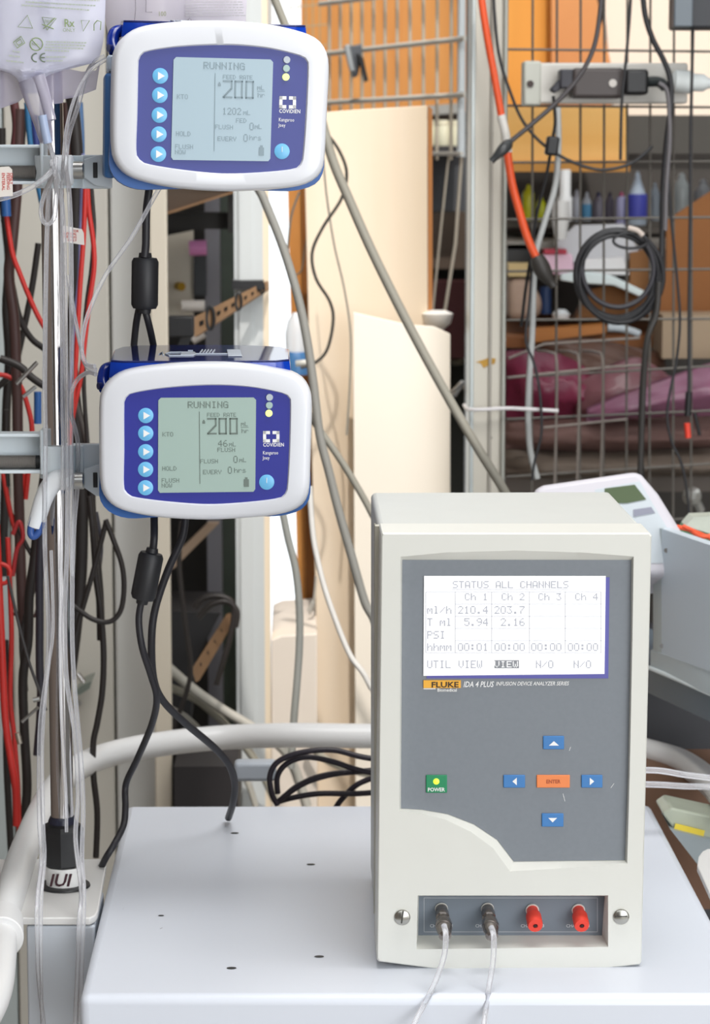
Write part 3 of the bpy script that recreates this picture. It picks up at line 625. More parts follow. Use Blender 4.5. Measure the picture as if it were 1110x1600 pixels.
# ------------------------------------------------------------------ background: cabinet on the left
cab = thing('steel_cabinet', 'beige-grey metal cabinet wall behind the pole and hanging cables', 'cabinet', (P(100, 800, 2.86).x, 2.9, 0))
CB = M('C9C5BB', .55, var=.05, scale=2); CB2 = M('CFCFCB', .5, var=.04, scale=2)
def colbox(x0, x1, Y, dep, z0=0., z1=2.2, py=600): a = P(x0, py, Y).x; b = P(x1, py, Y).x; return MB().span((a, Y, z0), (b, Y+dep, z1))
obj('side_panel', colbox(-240, 10, 2.862, .3), M('B9C2C2', .5), cab)
obj('door', colbox(12, 172, 2.86, .3), CB, cab, bevel=.003)
obj('door', colbox(175, 240, 2.86, .3), CB2, cab, bevel=.003)
obj('edge_post', colbox(236, 263, 2.80, .02), M('DCD2C0', .5), cab, bevel=.002)
BC = M('2A2523', .5); BRN = M('4A3330', .5); REDC = M('C8302A', .4); BLU = M('33407E', .4); BLUL = M('8C8FC0', .4)
G = 'hanging cables left of the pumps'
def hc(label, pts, w, mat, Y=2.6, sm=6): return cable('hanging_cable', label, 'cable', pts, w, mat, Y, G, sm=sm)
hc('thick dark brown cable nearest the left picture edge', [(30, 170), (28, 250), (26, 300), (19, 380), (14, 430), (22, 500), (25, 570), (27, 620), (28, 700), (30, 800), (33, 900), (38, 1000)], 17, BRN, 2.5)
hc('black cable crossing behind the brown one to the far left edge', [(60, 380), (50, 450), (36, 520), (24, 570), (12, 590), (-20, 620)], 10, BC, 2.6)
hc('thick dark cable beside the left edge below the red-lettered tag', [(2, 200), (4, 300), (10, 360), (14, 410), (10, 480), (14, 560), (10, 640), (8, 760), (4, 900)], 14, BC, 2.62)
sl = thing('cable_sleeve', 'red wire in blue sleeve directly below the red-lettered tag', 'cable', P(9, 310, 2.48)); obj('sleeve', MB().tube([P(8, 240, 2.48), P(8, 290, 2.48), P(10, 338, 2.48)], px2m(7.5, 2.48), 12), M('2E5C9A', .4), sl)
obj('wire', MB().tube([P(10, 336, 2.485), P(14, 365, 2.485), P(20, 398, 2.485), (P(30, 425, 2.485)), P(44, 460, 2.485), P(60, 495, 2.485), P(75, 520, 2.485)], px2m(4, 2.48), 10), REDC, sl)
hc('brown cable bending down beside the left tag into the crossing', [(38, 175), (33, 240), (27, 300), (24, 360), (17, 420), (22, 460), (32, 500), (50, 530), (75, 550), (95, 580)], 10, BC, 2.55)
for i, (pts, w, m, l, Y) in enumerate([
 ([(112, 150), (120, 240), (118, 330), (118, 440), (112, 560), (118, 640), (124, 720), (128, 800), (126, 900), (116, 1000), (108, 1060)], 20, BC, 'thickest black cable right of the pole between the pumps', 2.5),
 ([(130, 240), (128, 300), (126, 360), (124, 430), (118, 490), (113, 560), (106, 640), (98, 720)], 6, BLUL, 'lilac cable just right of the thick black cable', 2.46),
 ([(134, 250), (133, 310), (130, 380), (125, 450), (121, 520), (116, 600), (108, 680), (100, 780)], 8, REDC, 'bright red wire right of the pole, left one of the pair', 2.44),
 ([(136, 255), (138, 320), (146, 380), (147, 420), (140, 470), (134, 520), (126, 590), (112, 660), (102, 760)], 8, REDC, 'bright red wire bowing to the right of its red neighbour', 2.45),
 ([(140, 255), (145, 320), (147, 360), (143, 420), (136, 470), (132, 520), (131, 600), (136, 680), (143, 760)], 7, BC, 'thin black wire running beside the two red wires', 2.47),
 ([(104, 160), (106, 240), (110, 300)], 12, BRN, 'short brown cable visible above the upper clamp', 2.5),
 ([(124, 160), (127, 220), (126, 290)], 11, M('4F6F98', .4), 'blue-grey cable above the upper clamp beside the brown one', 2.52),
 ([(22, 160), (26, 200), (20, 250)], 14, M('5E3436', .5), 'dark red cable below the left bag', 2.5),
 ([(42, 160), (45, 200), (50, 240), (66, 320), (84, 400)], 9, M('2F6C98', .4), 'teal blue cable behind the bag spout', 2.5),
 ([(52, 180), (60, 250), (72, 330), (85, 420)], 12, BLU, 'navy cable behind the bag spout beside the teal one', 2.52)]):
    hc(l, pts, w, m, Y)
hc('black cable curving from behind the lower clamp down to the right', [(115, 590), (122, 640), (132, 690), (142, 740), (144, 800), (150, 860), (156, 930), (158, 1000)], 13, BC, 2.5)
hc('thin grey cable crossing the black ones behind the lower clamp', [(112, 600), (122, 640), (135, 690), (150, 740)], 7, M('6A6460', .5), 2.48)
hc('black cable looping below the lower pump and back to the pole', [(165, 812), (176, 840), (190, 880), (194, 915), (190, 950), (178, 968), (162, 972), (142, 966), (122, 952), (105, 940)], 8.5, BC, 2.42)
hc('long black cable running down between pole and ferrite block to the rail', [(140, 775), (146, 840), (150, 900), (158, 960), (162, 1020), (160, 1080), (152, 1130), (146, 1160), (146, 1210), (152, 1270), (150, 1340)], 10, BC, 2.46)
hc('black cable slanting from the lower pump corner down left to the pole', [(166, 815), (152, 870), (138, 920), (124, 970), (114, 1020), (105, 1070)], 8.5, BC, 2.44)
hc('black cable hugging the pole below the lower clamp', [(116, 760), (114, 860), (112, 960), (114, 1040)], 6, BC, 2.4)
hc('second black loop cable side by side with the first below the lower pump', [(150, 800), (158, 850), (155, 900), (160, 950)], 7, M('34323A', .5), 2.52)
# lower left tangle
for pts, w, m, l, Y in [
 ([(5, 740), (14, 790), (24, 830), (30, 850)], 8, REDC, 'red wire slanting right below the left C frame', 2.5),
 ([(36, 740), (33, 780), (28, 830), (26, 870)], 8, REDC, 'red wire slanting left below the left C frame', 2.5),
 ([(-5, 585), (12, 588), (30, 600), (42, 630), (50, 670), (46, 720), (40, 780)], 8, REDC, 'red wire arching over behind the lower left clamp', 2.5),
 ([(-6, 820), (0, 950), (4, 1040), (8, 1120), (16, 1180), (24, 1230), (26, 1290)], 12, REDC, 'thick red cable at the lower left picture edge', 2.4),
 ([(12, 840), (16, 930), (18, 1000), (16, 1090), (22, 1150), (28, 1230), (30, 1300)], 8, REDC, 'red cable beside the thick one at the lower left', 2.42),
 ([(-5, 880), (10, 884), (16, 895), (10, 910), (-6, 912)], 7, REDC, 'small red wire loop at the left picture edge', 2.4),
 ([(20, 900), (26, 860), (36, 840), (30, 815), (20, 835)], 7, M('A82A2C', .4), 'dark red wire knot left of the lever handle', 2.42),
 ([(26, 820), (40, 850), (56, 880), (60, 900)], 7, BC, 'black wire behind the lever handle tip', 2.44),
 ([(12, 900), (28, 970), (44, 1030), (58, 1070), (72, 1110)], 5, M('3F3D3E', .4), 'thin grey-black wire slanting towards the pole foot', 2.38),
 ([(70, 740), (60, 810), (54, 870), (46, 930), (44, 1000), (36, 1060), (38, 1140), (42, 1240), (30, 1330)], 15, BC, 'thick black cable left of the pole above the rail', 2.44),
 ([(76, 740), (66, 820), (62, 880), (62, 960), (62, 1040), (64, 1100), (58, 1180)], 13, M('2C2A33', .5), 'black printed cable touching the left side of the pole', 2.4),
 ([(8, 1000), (10, 1090), (10, 1180), (14, 1270), (18, 1340)], 11, BC, 'black cable behind the red ones at the lower left', 2.5),
 ([(58, 900), (44, 950), (34, 1000), (40, 1080)], 9, M('2E2A2A', .5), 'black cable bending left above the rail curve', 2.48),
 ([(90, 780), (78, 830), (66, 900), (56, 960), (40, 955), (20, 960)], 6, BRN, 'brown wire turning left at the bundle behind the tubes', 2.5),
 ([(10, 640), (10, 700), (12, 760)], 8, BC, 'black cable behind the left C frame', 2.5),
 ([(0, 560), (30, 572), (50, 590), (72, 604), (100, 612)], 12, BC, 'black cable running level left of the pole above the lower clamp', 2.46)]:
    hc(l, pts, w, m, Y)
tag(obj('cable_sleeve', MB().tube([P(59, 612, 2.45), P(59, 662, 2.45)], px2m(6, 2.45), 12, 1), M('2E5C9A', .4)), 'short blue sleeve left of the pole above the lower clamp', 'cable sleeve')
tag(obj('crocodile_clip', MB().tube([P(26, 600, 2.42), P(40, 585, 2.42), P(58, 566, 2.42)], px2m(3.5, 2.42), 8).tube([P(36, 620, 2.42), P(56, 604, 2.42)], px2m(3, 2.42), 8, 1), STEEL), 'silver crocodile clip left of the pole above the lower clamp', 'clip')
tag(obj('cable_lug', MB().tube([P(27, 1145, 2.38), P(31, 1162, 2.38)], px2m(4.5, 2.38), 8, 1).lathe([(px2m(5, 2.38), 0), (px2m(5, 2.38), .001)], P(29, 1152, 2.385), (0, -1, 0), 12), M('A9A093', .3, .8)), 'metal lug on the red cable at the lower left', 'lug')
tag(obj('test_probe', MB().tube([P(34, 1128, 2.36), P(60, 1105, 2.36)], px2m(2.6, 2.36), 8, 1).tube([P(52, 1094, 2.36), P(62, 1092, 2.36)], px2m(4, 2.36), 8, 1), M('A9A9A6', .3, .9)), 'silver probe tip pointing left near the pole', 'probe')
hk = thing('cabinet_latch', 'shiny wing latch screwed on the cabinet right of the tube bundle', 'latch', P(130, 1080, 2.78))
obj('latch_lever', MB().tube([P(121, 1052, 2.78), P(131, 1066, 2.78)], px2m(4.5, 2.78), 10, 1), CHROME, hk)
obj('latch_plate', MB().prism([P(*p, 2.80) for p in ((116, 1084), (126, 1072), (144, 1064), (140, 1076), (124, 1086))], (0, .05, 0)), M('8F9A92', .3, .7), hk)
obj('latch_screw', MB().lathe([(.003, 0), (.003, .004)], P(124, 1098, 2.855), (0, -1, 0), 12), STEEL, hk)

# ------------------------------------------------------------------ instrument rack seen past the cabinet
rk = thing('instrument_rack', 'dark rack frame with green side panel seen between cabinet and white column', 'rack', (P(320, 600, 3.4).x, 3.45, 0))
obj('frame_upright', colbox(322, 345, 3.36, .03), M('75757C', .5), rk)
obj('side_panel', colbox(343, 372, 3.40, .04), M('3F4A40', .5, var=.3, scale=20), rk)
obj('back_panel', colbox(200, 372, 3.60, .03), M('2B2A29', .7), rk)
obj('top_board', MB().prism([P(*p, 3.2) for p in ((262, 300), (366, 298), (262, 334))], (0, .05, 0)).prism([P(*p, 3.2) for p in ((262, 290), (380, 290), (366, 300), (262, 300))], (0, .05, 0)), M('6E5C4D', .6), rk)
obj('edge_strip', MB().prism([P(*p, 3.19) for p in ((262, 331), (366, 298), (366, 301), (262, 335))], (0, .04, 0)), M('B98F68', .6), rk)
obj('header', MB().pxbox(255, 332, 362, 358, 3.25, .04).pxbox(356, 296, 366, 364, 3.22, .05), M('262422', .6), rk)
ip = thing('valve_board', 'off-white valve panel with pink knob in the rack behind the cabinet edge', 'panel', P(280, 500, 3.34))
obj('panel_plate', MB().prism([P(*p, 3.35) for p in ((230, 375), (302, 360), (302, 510), (230, 520))], (0, .02, 0)), M('C9C2B3', .6, var=.08, scale=20), ip)
obj('knob', MB().cyl(P(296, 388, 3.30), P(323, 387, 3.30), px2m(12, 3.3), 10), M('DF8FC6', .5), ip)
obj('knob', MB().cyl(P(278, 447, 3.33), P(284, 448, 3.32), px2m(7, 3.3), 14), M('A98B35', .3, .8), ip)
obj('hose_fitting', MB().cyl(P(284, 478, 3.31), P(320, 478, 3.31), px2m(9, 3.3), 14), M('D8D2CC', .5), ip)
obj('hose_fitting', MB().cyl(P(300, 530, 3.31), P(318, 520, 3.31), px2m(9, 3.3), 14), M('D8D2CC', .5), ip)
obj('dark_window', MB().pxbox(303, 395, 323, 462, 3.34, .01), M('2B2F33', .4), ip)
def rail_(label, p0, p1, p2, p3, Ya, Yb, holes, clips):
    t = thing('slotted_rail', label, 'rail', P(*p0, Ya), group='slotted support rails')
    q = [P(*p0, Ya), P(*p1, Yb), P(*p2, Yb), P(*p3, Ya)]
    obj('rail_body', MB().prism(q, (.004, .012, 0)), M('A07E5E', .6, var=.1, scale=30), t)
    for u in holes:
        a = q[0].lerp(q[1], u); b = q[3].lerp(q[2], u); c = a.lerp(b, .5); h = (b-a).length*.13; e = (q[1]-q[0]).normalized()*h*1.2; f = Vector((0, -.002, 0))
        obj('rail_slot', MB().add([c-e+(b-a)*.12+f, c+e+(b-a)*.12+f, c+e-(b-a)*.12+f, c-e-(b-a)*.12+f], [(0, 1, 2, 3)]), BLK, t)
    for u in clips:
        a = q[0].lerp(q[1], u); b = q[3].lerp(q[2], u); c = a.lerp(b, .5); r = (b-a).length*.62
        obj('rail_clip', MB().tube([c+Vector((math.cos(k*.7)*r*.35, -.004, math.sin(k*.7)*r)) for k in range(9)], r*.16, 8, 4, True), BLK, t)
    return t
rt = rail_('brown slotted support rail with black clips between the pumps', (304, 495), (414, 440), (415, 454), (304, 527), 2.9, 2.98, (.10, .34, .44, .54, .72, .82, .9), (.22, .62, .96))
obj('end_block', MB().pxbox(262, 495, 303, 527, 2.89, .03), BLK, rt, bevel=.002)
obj('end_bracket', MB().pxbox(363, 439, 412, 452, 2.97, .03), BLK, rt)
obj('support_strut', MB().prism([P(*p, 2.96) for p in ((283, 527), (300, 527), (290, 548), (274, 548))], (0, .02, 0)), BLK, rt)
rt2 = rail_('brown slotted support rail below the lower pump tilted up to the right', (300, 1045), (354, 960), (360, 975), (306, 1066), 2.95, 3.1, (.2, .4, .6, .8), ())
tag(obj('equipment_case', MB().prism([P(*p, 3.05) for p in ((262, 955), (345, 958), (300, 1045), (298, 1130), (262, 1130))], (0, .15, 0)), M('262527', .6)), 'black equipment case low behind the cabinet edge', 'case')
for lab, pts, w in (('black cord arching over the lower slotted rail', [(305, 950), (318, 935), (345, 932), (365, 945), (362, 985), (350, 1030), (338, 1070)], 9), ('black cord bunched above the lower slotted rail', [(310, 965), (330, 945), (355, 940), (370, 955), (368, 980)], 10),
                    ('black cord hanging straight past the lower rail', [(284, 815), (280, 880), (288, 960), (298, 1040), (292, 1080), (278, 1120), (272, 1140)], 8)):
    cable('cord', lab, 'cord', pts, w, BC, 2.9, 'black cords round the lower slotted rail')
tag(obj('diagonal_brace', MB().prism([P(*p, 3.15) for p in ((270, 890), (270, 872), (325, 818), (342, 818))], (0, .02, 0)), M('B39B85', .6)), 'thin wooden brace slanting below the lower pump', 'brace')
HOSE = M('9D998B', .5)
for k, (pts, w, lab) in enumerate([([(255, 1035), (300, 1075), (350, 1110), (400, 1140), (450, 1180), (480, 1260)], 16, 'fattest grey hose crossing low behind the rail'),
    ([(255, 1070), (310, 1095), (360, 1140), (400, 1190), (430, 1250)], 13, 'grey hose just below the fattest one behind the rail'),
    ([(250, 1100), (290, 1120), (330, 1160), (380, 1210), (400, 1260)], 10, 'lowest grey hose behind the rail'),
    ([(480, 1150), (500, 1180), (540, 1200), (600, 1215)], 12, 'grey hose beneath the rail above the coiled cable')]):
    cable('grey_hose', lab, 'hose', pts, w, HOSE if k % 2 else M('B3B0A6', .5), 2.93+.015*k, 'grey hoses behind the rail')

# ------------------------------------------------------------------ white column, boards, wood
tag(obj('white_column', colbox(367, 412, 3.0, .05, 0, 2.2).add(*(lambda b: (b.v, b.f))(colbox(375, 395, 2.995, .01, 0, 2.2))), M('C5C9C9', .45)), 'white ribbed metal column behind the pumps', 'column')
tag(obj('edge_batten', colbox(412, 421, 3.0, .05, 0, 2.2), M('E8D7BD', .6)), 'thin cream batten on the right edge of the white column', 'batten')
tag(obj('window_frame', MB().pxbox(380, -60, 425, 45, 3.1, .03), M('B9B6B2', .5)), 'grey panel top between the second bag and the bright gap', 'panel')
def board(pts, Y, dep): return MB().prism([P(*p, Y) for p in pts], (0, dep, 0))
OR = M('EDA85C', .6, wood='DE944A', scale=6, stretch=(6, 6, .6))
tag(obj('wooden_post', board(((446, 150), (472, 150), (492, 1000), (492, 1950), (470, 1950), (467, 985)), 3.30, .03), OR), 'orange-brown timber post at the right edge of the bright gap', 'post')
tag(obj('wooden_board', board(((470, 150), (480, 150), (492, 700), (498, 1000), (498, 1965), (490, 1965)), 3.27, .02), M('A0652C', .6, wood='8C5420', scale=5, stretch=(6, 6, .5))), 'narrow darker timber board next to the orange post', 'board')
CRM = M('ECDCC6', .6, wood='E6D2B6', scale=3, stretch=(5, 5, .5))
tag(obj('plywood_board', board(((474, 178), (560, 171), (668, 165), (672, 2035), (500, 2035), (495, 1000)), 3.12, .012), CRM, bevel=.001), 'tall cream plywood board leaning behind the grey hose', 'board')
tag(obj('plywood_edge', board(((669, 166), (676, 170), (676, 520), (669, 520)), 3.135, .012), M('B77B45', .6)), 'narrow brown board edge right of the tall cream board', 'board')
tag(obj('hardboard_sheet', board(((552, 488), (640, 508), (678, 510), (704, 522), (704, 2085), (560, 2085)), 3.03, .008), M('F2E9DA', .6, var=.03, scale=2), bevel=.001), 'shorter pale sheet with slanting top edge leaning in front of the tall board', 'board')
tag(obj('cardboard_box', board(((424, 1000), (440, 993), (496, 990), (496, 2105), (424, 2105)), 3.0, .25), M('E3D8CB', .7, var=.03), bevel=.002), 'pale cardboard box low in the bright gap above the rail', 'box')
tag(obj('plywood_backdrop', MB().pxbox(470, -160, 735, 175, 4.15, .02), OR), 'orange plywood panel behind the light wire grid', 'panel')
tag(obj('leaning_sheet', board(((640, 168), (728, 160), (728, 176), (640, 182)), 3.95, .02), M('A7A9A6', .5)), 'grey strip under the orange panel right of the cream board', 'panel')
# jars and tools between the boards and the steel column
for k, (x0, x1) in enumerate(((664, 680), (683, 703), (706, 718))):
    t = thing('storage_jar', ('leftmost', 'middle', 'rightmost')[k]+' of three cream jars behind the light wire grid', 'jar', P((x0+x1)/2, 230, 3.9), group='cream jars behind the grid')
    r = px2m((x1-x0)/2, 3.9)
    a = P((x0+x1)/2, 228, 3.9); b = P((x0+x1)/2, 190, 3.9)
    obj('jar_body', MB().lathe([(r*.92, 0), (r, .003), (r, b.z-a.z-.008), (r*.85, b.z-a.z-.005)], a, (0, 0, 1), 20), M('F0EFD4', .4), t)
    obj('jar_lid', MB().lathe([(r*.95, 0), (r*.95, .006), (r*.8, .008)], (b.x, b.y, b.z-.006), (0, 0, 1), 20), M('E6E2C8', .4), t)
tag(obj('jar_shelf', MB().pxbox(655, 229, 722, 236, 3.85, .30), DKG), 'dark shelf carrying the cream jars', 'shelf')
DKP = M('3B3D40', .7, var=.25, scale=6)
tag(obj('dark_cabinet', MB().pxbox(660, 236, 735, 330, 4.0, .05), M('54575C', .6, var=.2, scale=5)), 'blue-grey cabinet behind the grid below the jars', 'cabinet')
tag(obj('brown_bin', MB().pxbox(660, 332, 735, 420, 3.95, .05), M('5A4C40', .7, var=.25, scale=8)), 'dark brown bin behind the grid left of the steel column', 'bin')
tag(obj('maroon_bin', MB().pxbox(660, 440, 740, 560, 3.9, .05), M('5A2C2E', .7, var=.2, scale=8)), 'maroon bin right of the tall cream board', 'bin')
tag(obj('shade_backdrop', MB().pxbox(640, 330, 740, 1660, 4.0, .03), M('33342F', .8, var=.2)), 'dark sheet standing in for the background darkness left of the steel column', 'panel')  # background darkness put in as a dark-coloured sheet
tag(obj('toggle_clamp', MB().tube([P(708, 618, 3.1), P(722, 600, 3.1), P(730, 606, 3.1)], px2m(6, 3.1), 8).tube([P(706, 612, 3.08), P(724, 598, 3.08)], px2m(2.5, 3.08), 8, 1), M('A7A9AA', .25, .8)), 'silver tool handle in the gap left of the steel column', 'tool')
tag(obj('metal_valve', MB().lathe([(.008, 0), (.016, .004), (.016, .012), (.010, .018), (.012, .026)], P(720, 566, 3.95), (-.3, -.4, 1), 12), M('A09C8C', .35, .7)), 'small metal valve above the silver tool handle', 'valve')
tag(obj('white_bottle_cap', MB().lathe([(.006, 0), (.016, .008), (.019, .02), (.010, .024)], P(684, 516, 3.12), (0, 0, 1), 16), M('EDEBE6', .5)), 'white cap on the top corner of the pale sheet', 'cap')

# ------------------------------------------------------------------ light wire grid
lg_ = thing('wire_grid_panel', 'light grey wire grid panel between the upper pump and the steel column', 'wire grid', P(620, 170, 3.5))
mb = MB()
def gy(x): return 3.75-(x-500)/225*.35
WIRE = M('E6E2D8', .45)
for ya, yb in ((6, -22), (85, 60), (161, 148)): mb.tube([P(500, ya, gy(500)), P(728, yb, gy(728))], px2m(4.2, 3.5), 8, 1)
mb.tube([P(672, 240, gy(672)), P(722, 240, gy(722))], px2m(3, 3.5), 8, 1)
obj('cross_wires', mb, WIRE, lg_)
mb = MB()
for x in (515, 532, 549, 566, 584, 602, 621, 641, 662): mb.tube([P(x, -90, gy(x)+.01), P(x, 175, gy(x)+.01)], px2m(2.6, 3.5), 8, 1)
for x in (684, 706): mb.tube([P(x, -90, gy(x)+.01), P(x-1, 250, gy(x)+.01)], px2m(2.6, 3.5), 8, 1)
mb.tube([P(702, 240, 3.45), P(690, 350, 3.45), P(672, 530, 3.45)], px2m(1.8, 3.45), 8, 1).tube([P(722, 240, 3.43), P(712, 380, 3.43), P(690, 520, 3.43)], px2m(2.6, 3.45), 8, 1)
obj('upright_wires', mb, M('CCC3B2', .45), lg_)
obj('frame_tube', MB().tube([P(722, -90, 3.42), P(721, 245, 3.42)], px2m(6.5, 3.42), 14, 1), M('E6EEF2', .35), lg_)
gc = thing('spring_clip', 'dark spring clip gripping the light wire grid', 'clip', P(555, 70, 3.62))
obj('clip_jaw', MB().prism([P(*p, 3.60) for p in ((546, 72), (566, 68), (566, 84), (560, 118), (552, 122), (546, 100))], (0, .02, 0)), M('585C62', .4), gc, bevel=.002)
obj('clip_spring', MB().prism([P(*p, 3.595) for p in ((537, 72), (546, 68), (556, 112), (547, 112))], (0, .02, 0)), M('A9ADAE', .3, .5), gc, bevel=.002)
obj('clip_lever', MB().prism([P(*p, 3.58) for p in ((558, 82), (568, 90), (576, 126), (570, 128))], (0, .02, 0)), BLK, gc, bevel=.001)
wb = thing('bright_window_grid', 'pale grid over the bright gap above the right corner of the upper pump', 'wire grid', P(480, 60, 3.9))
mb = MB()
for x in (455, 466, 478, 489, 500): mb.tube([P(x, -60, 3.9), P(x, 120, 3.9)], px2m(.9, 3.9), 6, 1)
for y in (-20, 12, 44, 76): mb.tube([P(448, y, 3.9), P(512, y-6, 3.9)], px2m(.9, 3.9), 6, 1)
obj('wires', mb, M('C4B79A', .5), wb)

# ------------------------------------------------------------------ steel column
sc_ = thing('steel_column', 'galvanised channel-shaped steel column right of the cream boards', 'column', (P(760, 600, 2.95).x, 3.0, 0))
obj('channel_face', colbox(739, 788, 2.95, .004, 0, 2.3, 400), GALV, sc_)
obj('channel_lip', colbox(735, 742, 2.944, .06, 0, 2.3, 400), M('C3CBCB', .4, .3), sc_, bevel=.002)
obj('channel_lip', colbox(765, 770, 2.947, .008, 0, 2.3, 400), M('A19C93', .55, .2), sc_, bevel=.001)
obj('channel_lip', colbox(785, 792, 2.944, .06, 0, 2.3, 400), M('A6A79F', .4, .3), sc_, bevel=.002)
obj('channel_web', colbox(729, 737, 3.02, .02, 0, 2.3, 400), M('4A504F', .5, .2), sc_)
obj('bolt_hole', MB().lathe([(px2m(2.2, 2.95), 0), (px2m(2.2, 2.95), .0006)], P(767, 380, 2.9495), (0, -1, 0), 12), BLK, sc_)
obj('bolt_hole', MB().lathe([(px2m(2.2, 2.95), 0), (px2m(2.2, 2.95), .0006)], P(767, 684, 2.9495), (0, -1, 0), 12), BLK, sc_)
obj('rust_mark', MB().prism([P(*p, 2.9493) for p in ((744, 566), (756, 562), (764, 559), (775, 560), (774, 568), (762, 572), (756, 575), (752, 568))], (0, .0005, 0)), M('C79A45', .8, var=.3, scale=60), sc_)
tag(obj('zip_tie', MB().tube([P(726, 633, 2.97), P(737, 640, 2.935), P(790, 638, 2.935), P(820, 639, 2.93), P(873, 642, 2.92)], px2m(3, 2.93), 8), M('E6E3E4', .4)), 'long white zip tie round the steel column, tail pointing right', 'zip tie')

# ------------------------------------------------------------------ dark wire grid on the right
GY = 3.05
dg = thing('wire_grid_panel', 'dark wire mesh panel right of the steel column with cables hung on it', 'wire grid', P(950, 780, GY))
DW = M('6C6862', .5, .2); mb = MB()
for x in (833, 871, 908, 945, 981, 1017, 1054, 1082, 1125, 1160): mb.tube([P(x, -90, GY), P(x-2, 860, GY)], px2m(1.9, GY), 8, 1)
obj('upright_wires', mb, DW, dg)
mb = MB()
for a, b in ((-8, -6), (77, 81), (165, 168), (254, 252), (343, 339), (424, 420), (500, 498), (590, 570), (655, 640), (745, 722), (830, 805)): mb.tube([P(792, a, GY-.004), P(1150, b, GY-.004)], px2m(1.9, GY), 8, 1)
obj('cross_wires', mb, DW, dg)
bk = thing('wire_basket', 'wire basket hooked on the dark mesh over pink plastic bags', 'basket', P(900, 640, GY))
mb = MB()
for x in (870, 905, 942): mb.tube([P(x-30, 548, GY+.06), P(x-10, 550, GY+.02), P(x, 562, GY-.02), P(x, 640, GY-.02), P(x-3, 760, GY-.02)], px2m(2.2, GY), 8)
mb.tube([P(795, 590, GY-.02), P(960, 573, GY-.02), P(1010, 570, GY-.02)], px2m(2.2, GY), 8, 1).tube([P(850, 668, GY-.02), P(980, 655, GY-.02)], px2m(2, GY), 8, 1)
mb.tube([P(795, 560, GY+.02), P(850, 538, GY+.05), P(1000, 528, GY+.05)], px2m(2.2, GY), 8, 1)
obj('basket_wires', mb, M('8C837C', .5, .3), bk)

# ------------------------------------------------------------------ shelves behind the mesh
SY = 3.55
sh = thing('storage_shelf', 'open workshop shelf behind the dark wire mesh', 'shelf', (P(950, 600, SY).x, SY+.1, 0))
obj('back_panel', MB().pxbox(780, 255, 1180, 1300, 3.95, .02), M('4B4743', .8, var=.25, scale=3), sh)
def shelf(y, Y0, dep, h, mat, n='shelf_board', x0=790, x1=1170):
    a = P(x0, y, Y0); b = P(x1, y, Y0); obj(n, MB().span((a.x, Y0, a.z-h), (b.x, Y0+dep, a.z)), mat, sh)
shelf(252, 3.5, .4, .014, M('C98F3C', .6, wood='B97F30'), x1=985)
obj('front_board', MB().pxbox(793, 168, 980, 262, 3.52, .02), M('F2C274', .6, wood='E8B05C', scale=4, stretch=(.6, 5, 5)), sh)
obj('front_board', MB().pxbox(978, 180, 1180, 240, 3.53, .02), M('5A5650', .7, var=.15), sh)
shelf(378, 3.5, .4, .010, M('8E8B85', .6)); shelf(345, 3.7, .2, .010, M('6E6860', .6))
shelf(527, 3.4, .5, .014, M('9A6236', .7, wood='83502B')); shelf(745, 3.3, .6, .02, M('6C635C', .7))
tag(obj('plywood_sheet', MB().pxbox(790, -160, 870, 168, 3.85, .02), M('EFA544', .6, wood='E2963A', scale=3, stretch=(4, 4, .5))), 'orange plywood sheet behind the left end of the power strip', 'panel')
tag(obj('plywood_sheet', MB().prism([P(*p, 3.8) for p in ((862, -160), (900, -160), (955, 100), (955, 168), (862, 168))], (0, .02, 0)), M('E0985A', .6, wood='D58C50')), 'redder plywood sheet overlapping the orange one, slanted right edge', 'panel')
tag(obj('pale_panel', board(((930, -160), (1180, -160), (1180, 180), (960, 180)), 3.9, .02), M('FBEBD8', .6)), 'sunlit pale panel behind the right end of the power strip', 'panel')
# bottles and packages
def bottle(x0, x1, yt, yb, Y, col, label, capc=None, labc=None, neck=.5, nm='bottle', shoulder=.72):
    a = P((x0+x1)/2, yb, Y); h = P((x0+x1)/2, yt, Y).z-a.z; r = px2m((x1-x0)/2, Y)
    t = thing(nm, label, nm, a, group='bottles on the shelf behind the mesh')
    obj('bottle_body', MB().lathe([(r*.9, 0), (r, h*.03), (r, h*shoulder*.9), (r*.85, h*shoulder), (r*neck*.7, h*.88), (r*neck*.6, h*.9)], a, (0, 0, 1), 24), M(col, .35), t)
    obj('bottle_cap', MB().lathe([(r*neck*.8, h*.86), (r*neck*.75, h*.93), (r*neck*.3, h)], a, (0, 0, 1), 20), M(capc or col, .4), t)
    if labc: obj('bottle_label', MB().lathe([(r*1.02, h*.12), (r*1.02, h*.58)], a, (0, 0, 1), 24), M(labc, .5), t)
bottle(816, 835, 288, 345, 3.62, 'D8D82A', 'taller yellow bottle just right of the steel column', shoulder=.8)
bottle(838, 853, 305, 345, 3.62, 'D2DA20', 'shorter yellow bottle beside the taller yellow one')
a = P(883, 345, 3.45); t = thing('spray_can', 'tall slim white tube can standing on the shelf behind the mesh', 'can', a); r = px2m(11, 3.45); h = P(883, 265, 3.45).z-a.z
obj('can_body', MB().lathe([(r, 0), (r, h*.45), (r*.8, h*.5), (r*.8, h*.98), (r*.7, h)], a, (0, 0, 1), 24), M('F1F2F2', .4), t)
bottle(894, 908, 296, 345, 3.64, 'C6CCDA', 'pale bottle right beside the white tube can', shoulder=.8)
bottle(910, 924, 300, 345, 3.64, 'C9D2DE', 'pale bottle with light blue label, second from the tube can', labc='5FA8D8')
bottle(926, 944, 300, 345, 3.66, '8A8694', 'grey bottle with navy band in the middle of the shelf', capc='2A3060')
bottle(946, 960, 300, 345, 3.66, '7A7688', 'dull purple bottle with dark cap in the middle of the shelf', capc='34304E')
